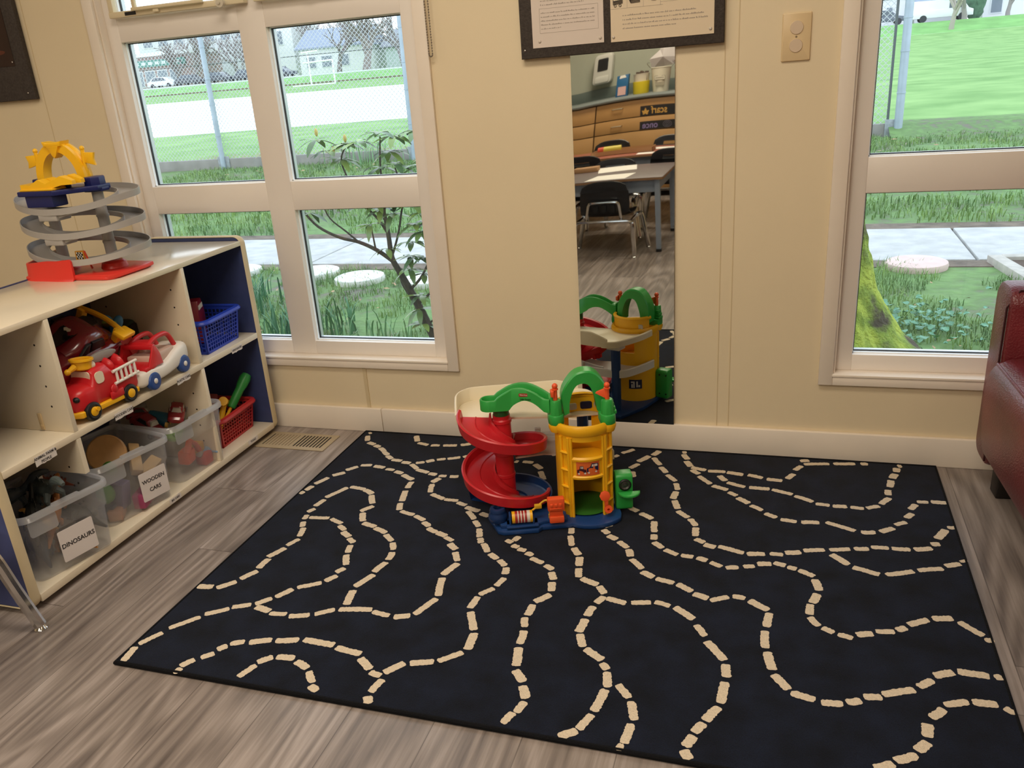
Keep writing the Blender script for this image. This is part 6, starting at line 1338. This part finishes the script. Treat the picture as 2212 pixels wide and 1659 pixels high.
table('red brown classroom table in front of the drawers, further table in the mirror',-1.55,.30,-5.05,-4.36,.500,M('tabletop_red','9c5a4a',.35,var=.04,vscale=6))
pap=M('paper_white','e9e6e0',.7)
def sheet2(label,pts,z,lines=True,grp='papers on the classroom tables'):
    b=MB(); b.prism(pts,z,z+.0012); o=b.build('paper_sheet',[pap],smooth=0); tag(o,label,'paper',grp)
    return o
sheet2('white paper on the grey table, further from the chair',[(-.572,-3.525),(-.633,-3.849),(-.355,-3.890),(-.306,-3.591)],.4772)
sheet2('white paper on the grey table, right behind the chair back',[(-.580,-3.120),(-.539,-3.363),(-.278,-3.384),(-.307,-3.110)],.4772)
sheet2('white paper strip at the right of the red table',[(-.45,-4.40),(-.02,-4.38),(-.02,-4.50),(-.45,-4.52)],.5002); sheet2('white paper at the far right of the red table',[(-.40,-4.75),(.05,-4.70),(.05,-4.85),(-.34,-4.9)],.5002); sheet2('white paper at the left of the red table',[(-1.2,-4.40),(-.86,-4.42),(-.82,-4.62),(-1.2,-4.6)],.5002)
t=thing('cardboard_tray','shallow tan cardboard tray on the red table','tray',(-.60,-4.66,.5003)); cbm=M('cardboard','a9825c',.8)
b=MB(); b.box(-.26,.26,-.10,.10,0,.003); 
for q in ((-.26,.26,-.10,-.097),(-.26,.26,.097,.10),(-.26,-.257,-.1,.1),(.257,.26,-.1,.1)): b.box(*q,0,.035)
b.build('tray_body',cbm,t,smooth=0)
t=thing('chip_tube','bright red and yellow striped packet lying in the cardboard tray','packet',(-.72,-4.66,.535))
b=MB(); b.cyl((-.10,0,0),(-.05,0,.002),.028,.028,16); b.build('red_end',P('packet_red','c2452c',.4),t); b=MB(); b.cyl((-.05,0,.002),(.10,0,.004),.028,.026,16); b.build('yellow_body',P('packet_yellow','c9b84a',.4),t)
t=thing('cardboard_tray','small tan carton on the left end of the grey table','tray',(-.70,-3.72,.4773)); b=MB(); b.box(-.09,.09,-.05,.05,0,.032,.003); b.build('tray_body',cbm,t)
# cabinet of drawers with worktop
cab=M('maple_veneer','b98e5a',.45,var=.06,vscale=3); cabd=M('drawer_gap','4a3420',.8)
CY=-5.66
t=thing('drawer_cabinet','long maple drawer cabinet under the worktop, seen in the mirror','cabinet',(-.8,CY-.26,0))
b=MB(); b.box(-2.2,1.9,-.25,.25,.06,.862); b.build('carcass',cabd,t,smooth=0)
cols=[(-2.2,-1.29),(-.283,.62),(.63,1.53)] ; cols=[(-1.9,-1.20),(-1.19,-.29),(-.283,.62),(.63,1.53)]
signs=[]
for ci,(x0,x1) in enumerate(cols):
    for z0,z1 in ((.715,.858),(.595,.707),(.35,.587),(.07,.342)):
        b=MB(); b.box(x0+.003,x1-.003,.2505,.2685,z0,z1,.002); d=b.build('drawer',cab,t)
        b=MB(); hx_=(x0+x1)/2 if ci!=2 else x0+.22; zz=z1-.055; b.tube([(hx_-.055,.268,zz),(hx_-.05,.288,zz),(hx_+.05,.288,zz),(hx_+.055,.268,zz)],.0045,8); b.build('handle',M('brushed_handle','b9ae9a',.3,.9),d)
def sign(z,h,x0,x1,txt,col,leafside):
    b=MB(); b.box(x0,x1,.2687,.2695,z-h/2,z+h/2); s=b.build('name_strip',M('strip_black','17161a',.6),t,smooth=0)
    m=M('strip_ink_'+col,col,.6); return s,m
# the strips face the room; they read from +x to -x
s,m=sign(.757,.085,.17,.62,'','c99a4a',0)
text('scarf',.088,(.36,.2700,.757),(-1,0,0),(0,0,1),m,s,sx=.95)
b=MB()
for a,l in ((90,.05),(35,.045),(145,.045),(-10,.03),(190,.03)):
    c=math.cos(math.radians(a)); q=math.sin(math.radians(a)); b.prism([(.222+c*l*u-q*l*.28*v,.735+q*l*u+c*l*.28*v) for u,v in ((0,0),(.5,.9),(1,0),(.5,-.9))],.2696,.2703,lambda u,v,h:(u,h,v))
b.build('leaf_emblem',m,s,smooth=0)
s,m=sign(.632,.070,.17,.66,'','8a78a8',0)
text('once',.078,(.272,.2700,.632),(-1,0,0),(0,0,1),m,s,sx=1.0)
b=MB(); m2=M('strip_ink_grey','6a6472',.6)
for cx in (.44,.55):
    for r_ in (.034,.022,.010): b.tube([(cx+r_*1.2*math.cos(2*PI*k/20),.2698,.632+r_*.8*math.sin(2*PI*k/20)) for k in range(20)],.0022,5,loop=True)
b.build('swirl_emblem',m2,s)
# move the strips (drawn for the third column) over the drawers the mirror shows
wt=tag((lambda b:(b.prism([(CY-.58,.865),(CY+.02,.865),(CY+.036,.872),(CY+.040,.884),(CY+.036,.896),(CY+.02,.902),(CY-.58,.902)],-3.0,1.1,lambda u,v,h:(h,u,v)),b.build('worktop',M('worktop_grey','7c8484',.35)))[1])(MB()),'long grey worktop with rounded front edge on the drawer cabinet','worktop')
b=MB(); b.box(-3.0,1.1,-6.249,-6.235,.902,1.0,.002); tag(b.build('splashback',M('splash_green_grey','5f6a66',.5)),'dark grey green upstand along the back of the worktop','splashback')
WZ=.9022
def tub(nm,label,x,y,prof,mt,cat='tub'):
    t=thing(nm,label,cat,(x,y,WZ)); b=MB(); b.lathe(prof,(0,0,0),28); b.build('tub_body',mt,t); return t
yb=tub('bucket','stacked tubs, yellow below and white above, on the worktop','' or -.665,-5.86,[(0,0),(.078,0),(.082,.01),(.090,.105),(.086,.106),(.082,.10),(0,.098)],P('tub_yellow','d3bd2a',.4),'bucket')
b=MB(); b.lathe([(0,.099),(.078,.099),(.084,.16),(.088,.170),(.084,.171),(.078,.163),(.07,.11),(0,.11)],(0,0,0),28); b.build('white_tub',P('tub_white','d9d0c0',.4),yb)
b=MB()
for k in range(22): rr2=random.Random(k); x,y=rr2.uniform(-.06,.06),rr2.uniform(-.05,.05); b.box(x-.012,x+.012,y-.006,y+.006,.11,.165+rr2.uniform(0,.03),.002)
b.build('brown_refill',M('brown_stuff','4a382e',.8),yb,kind='stuff')
wb=tub('bucket','tall white tapered bucket with wire handles holding crumpled paper','' or -.455,-5.84,[(0,0),(.078,0),(.080,.006),(.105,.20),(.109,.204),(.106,.208),(.101,.204),(.076,.01),(0,.01)],P('bucket_white','ddd5c2',.4),'bucket')
b=MB(); b.box(-.055,.055,.091,.0945,.10,.135,.001); b.build('label_frame',M('bucket_print','7a7468',.6),wb,smooth=0); b=MB(); b.box(-.051,.051,.0945,.0952,.104,.131); b.build('label_ground',P('bucket_white','ddd5c2',.4),wb,smooth=0); b=MB()
for k in range(11): b.box(-.046+.0085*k,-.040+.0085*k,.0952,.0957,.111,.124)
b.build('label_marks',M('bucket_print','7a7468',.6),wb,smooth=0); b=MB(); b.box(-.045,.045,.086,.0925,.052,.085,.001); b.build('grey_panel',M('bucket_grey','98907e',.6),wb,smooth=0)
b=MB(); b.tube(catmull([(-.107,0,.20),(-.15,.02,.245),(-.12,.03,.25)],4),.003,6); b.tube(catmull([(.107,0,.20),(.15,.02,.24),(.12,.03,.25)],4),.003,6); b.build('wire_handle',chrome,wb)
cr_=thing('crumpled_paper','large crumpled white paper sticking out of the tapered bucket','paper',(-.45,-5.84,WZ+.19))
b=MB(); P4=[(-.10,0,.0),(-.13,.02,.09),(-.02,.0,.16),(.03,-.01,.29),(.10,.0,.20),(.19,.0,.09),(.12,.02,.03),(.03,.03,.02)]
top=b.vs(P4); c1=b.bm.verts.new((.02,.075,.10)); c2=b.bm.verts.new((.03,-.07,.11)); n=len(top)
for i in range(n): b.f([top[i],top[(i+1)%n],c1]); b.f([top[(i+1)%n],top[i],c2])
b.build('paper_crumple',M('paper_violet_white','bdb6b6',.75),cr_,smooth=0)
bx_=thing('tissue_box','blue box with a pink label standing on the worktop','box',(-.865,-5.85,WZ))
b=MB(); b.prism([(-.062,0),(.062,0),(.070,.185),(-.055,.180)],-.04,.04,lambda u,v,h:(u,h,v),bev=.003); b.build('box_body',P('box_blue','1f5f8e',.5),bx_)
b=MB(); b.prism([(-.040,.012),(.044,.012),(.046,.085),(-.038,.085)],.0405,.0412,lambda u,v,h:(u,h,v)); b.build('pink_label',P('label_pink','d3a9a4',.6),bx_,smooth=0); b=MB(); b.prism([(-.03,.155),(.045,.160),(.03,.182),(-.02,.180)],.0405,.0415,lambda u,v,h:(u,h,v)); b.build('white_tab',pap,bx_,smooth=0)
for nm,lab,col,z,r in (('bowl','blue bowl at the right of the white bucket on the worktop','2a3f9a',0,.085),('bowl','red bowl resting in the blue bowl on the worktop','b03038',.05,.07)):
    t=thing(nm,lab,'bowl',(-.235,-5.86,WZ+z),group='bowls on the worktop'); b=MB(); b.lathe([(0,0),(r*.7,0),(r,.085),(r-.004,.086),(r*.66,.006),(0,.006)],(0,0,0),24); b.build('bowl_body',P('bowl_'+col,col,.4),t)
dp=thing('towel_dispenser','white wall dispenser with a dark window above the worktop','dispenser',(-1.16,-6.249,1.04))
b=MB(); b.prism(rrect(-.11,.11,.0,.27,.04,5),0,.13,lambda u,v,h:(u,h,v),bev=.02); b.build('dispenser_body',P('dispenser_white','c9c7c0',.35),dp)
b=MB(); b.prism(rrect(-.06,.06,.12,.23,.012,4),.130,.134,lambda u,v,h:(u,h,v)); b.build('dark_window',blackm,dp); b=MB(); b.prism(rrect(-.08,.08,.015,.075,.02,4),.128,.140,lambda u,v,h:(u,h,v),bev=.004); b.build('outlet_lip',P('dispenser_white','c9c7c0',.35),dp)
# ceiling fittings that give the room its warm light
for lx,ly,pw in LAMPS:
    t=thing('ceiling_light','long white ceiling light fitting outside the picture','ceiling light',(lx,ly,2.55),group='ceiling lights')
    b=MB(); b.box(-.64,.64,-.28,.28,-.035,0,.004); b.build('fitting',ceilm,t)
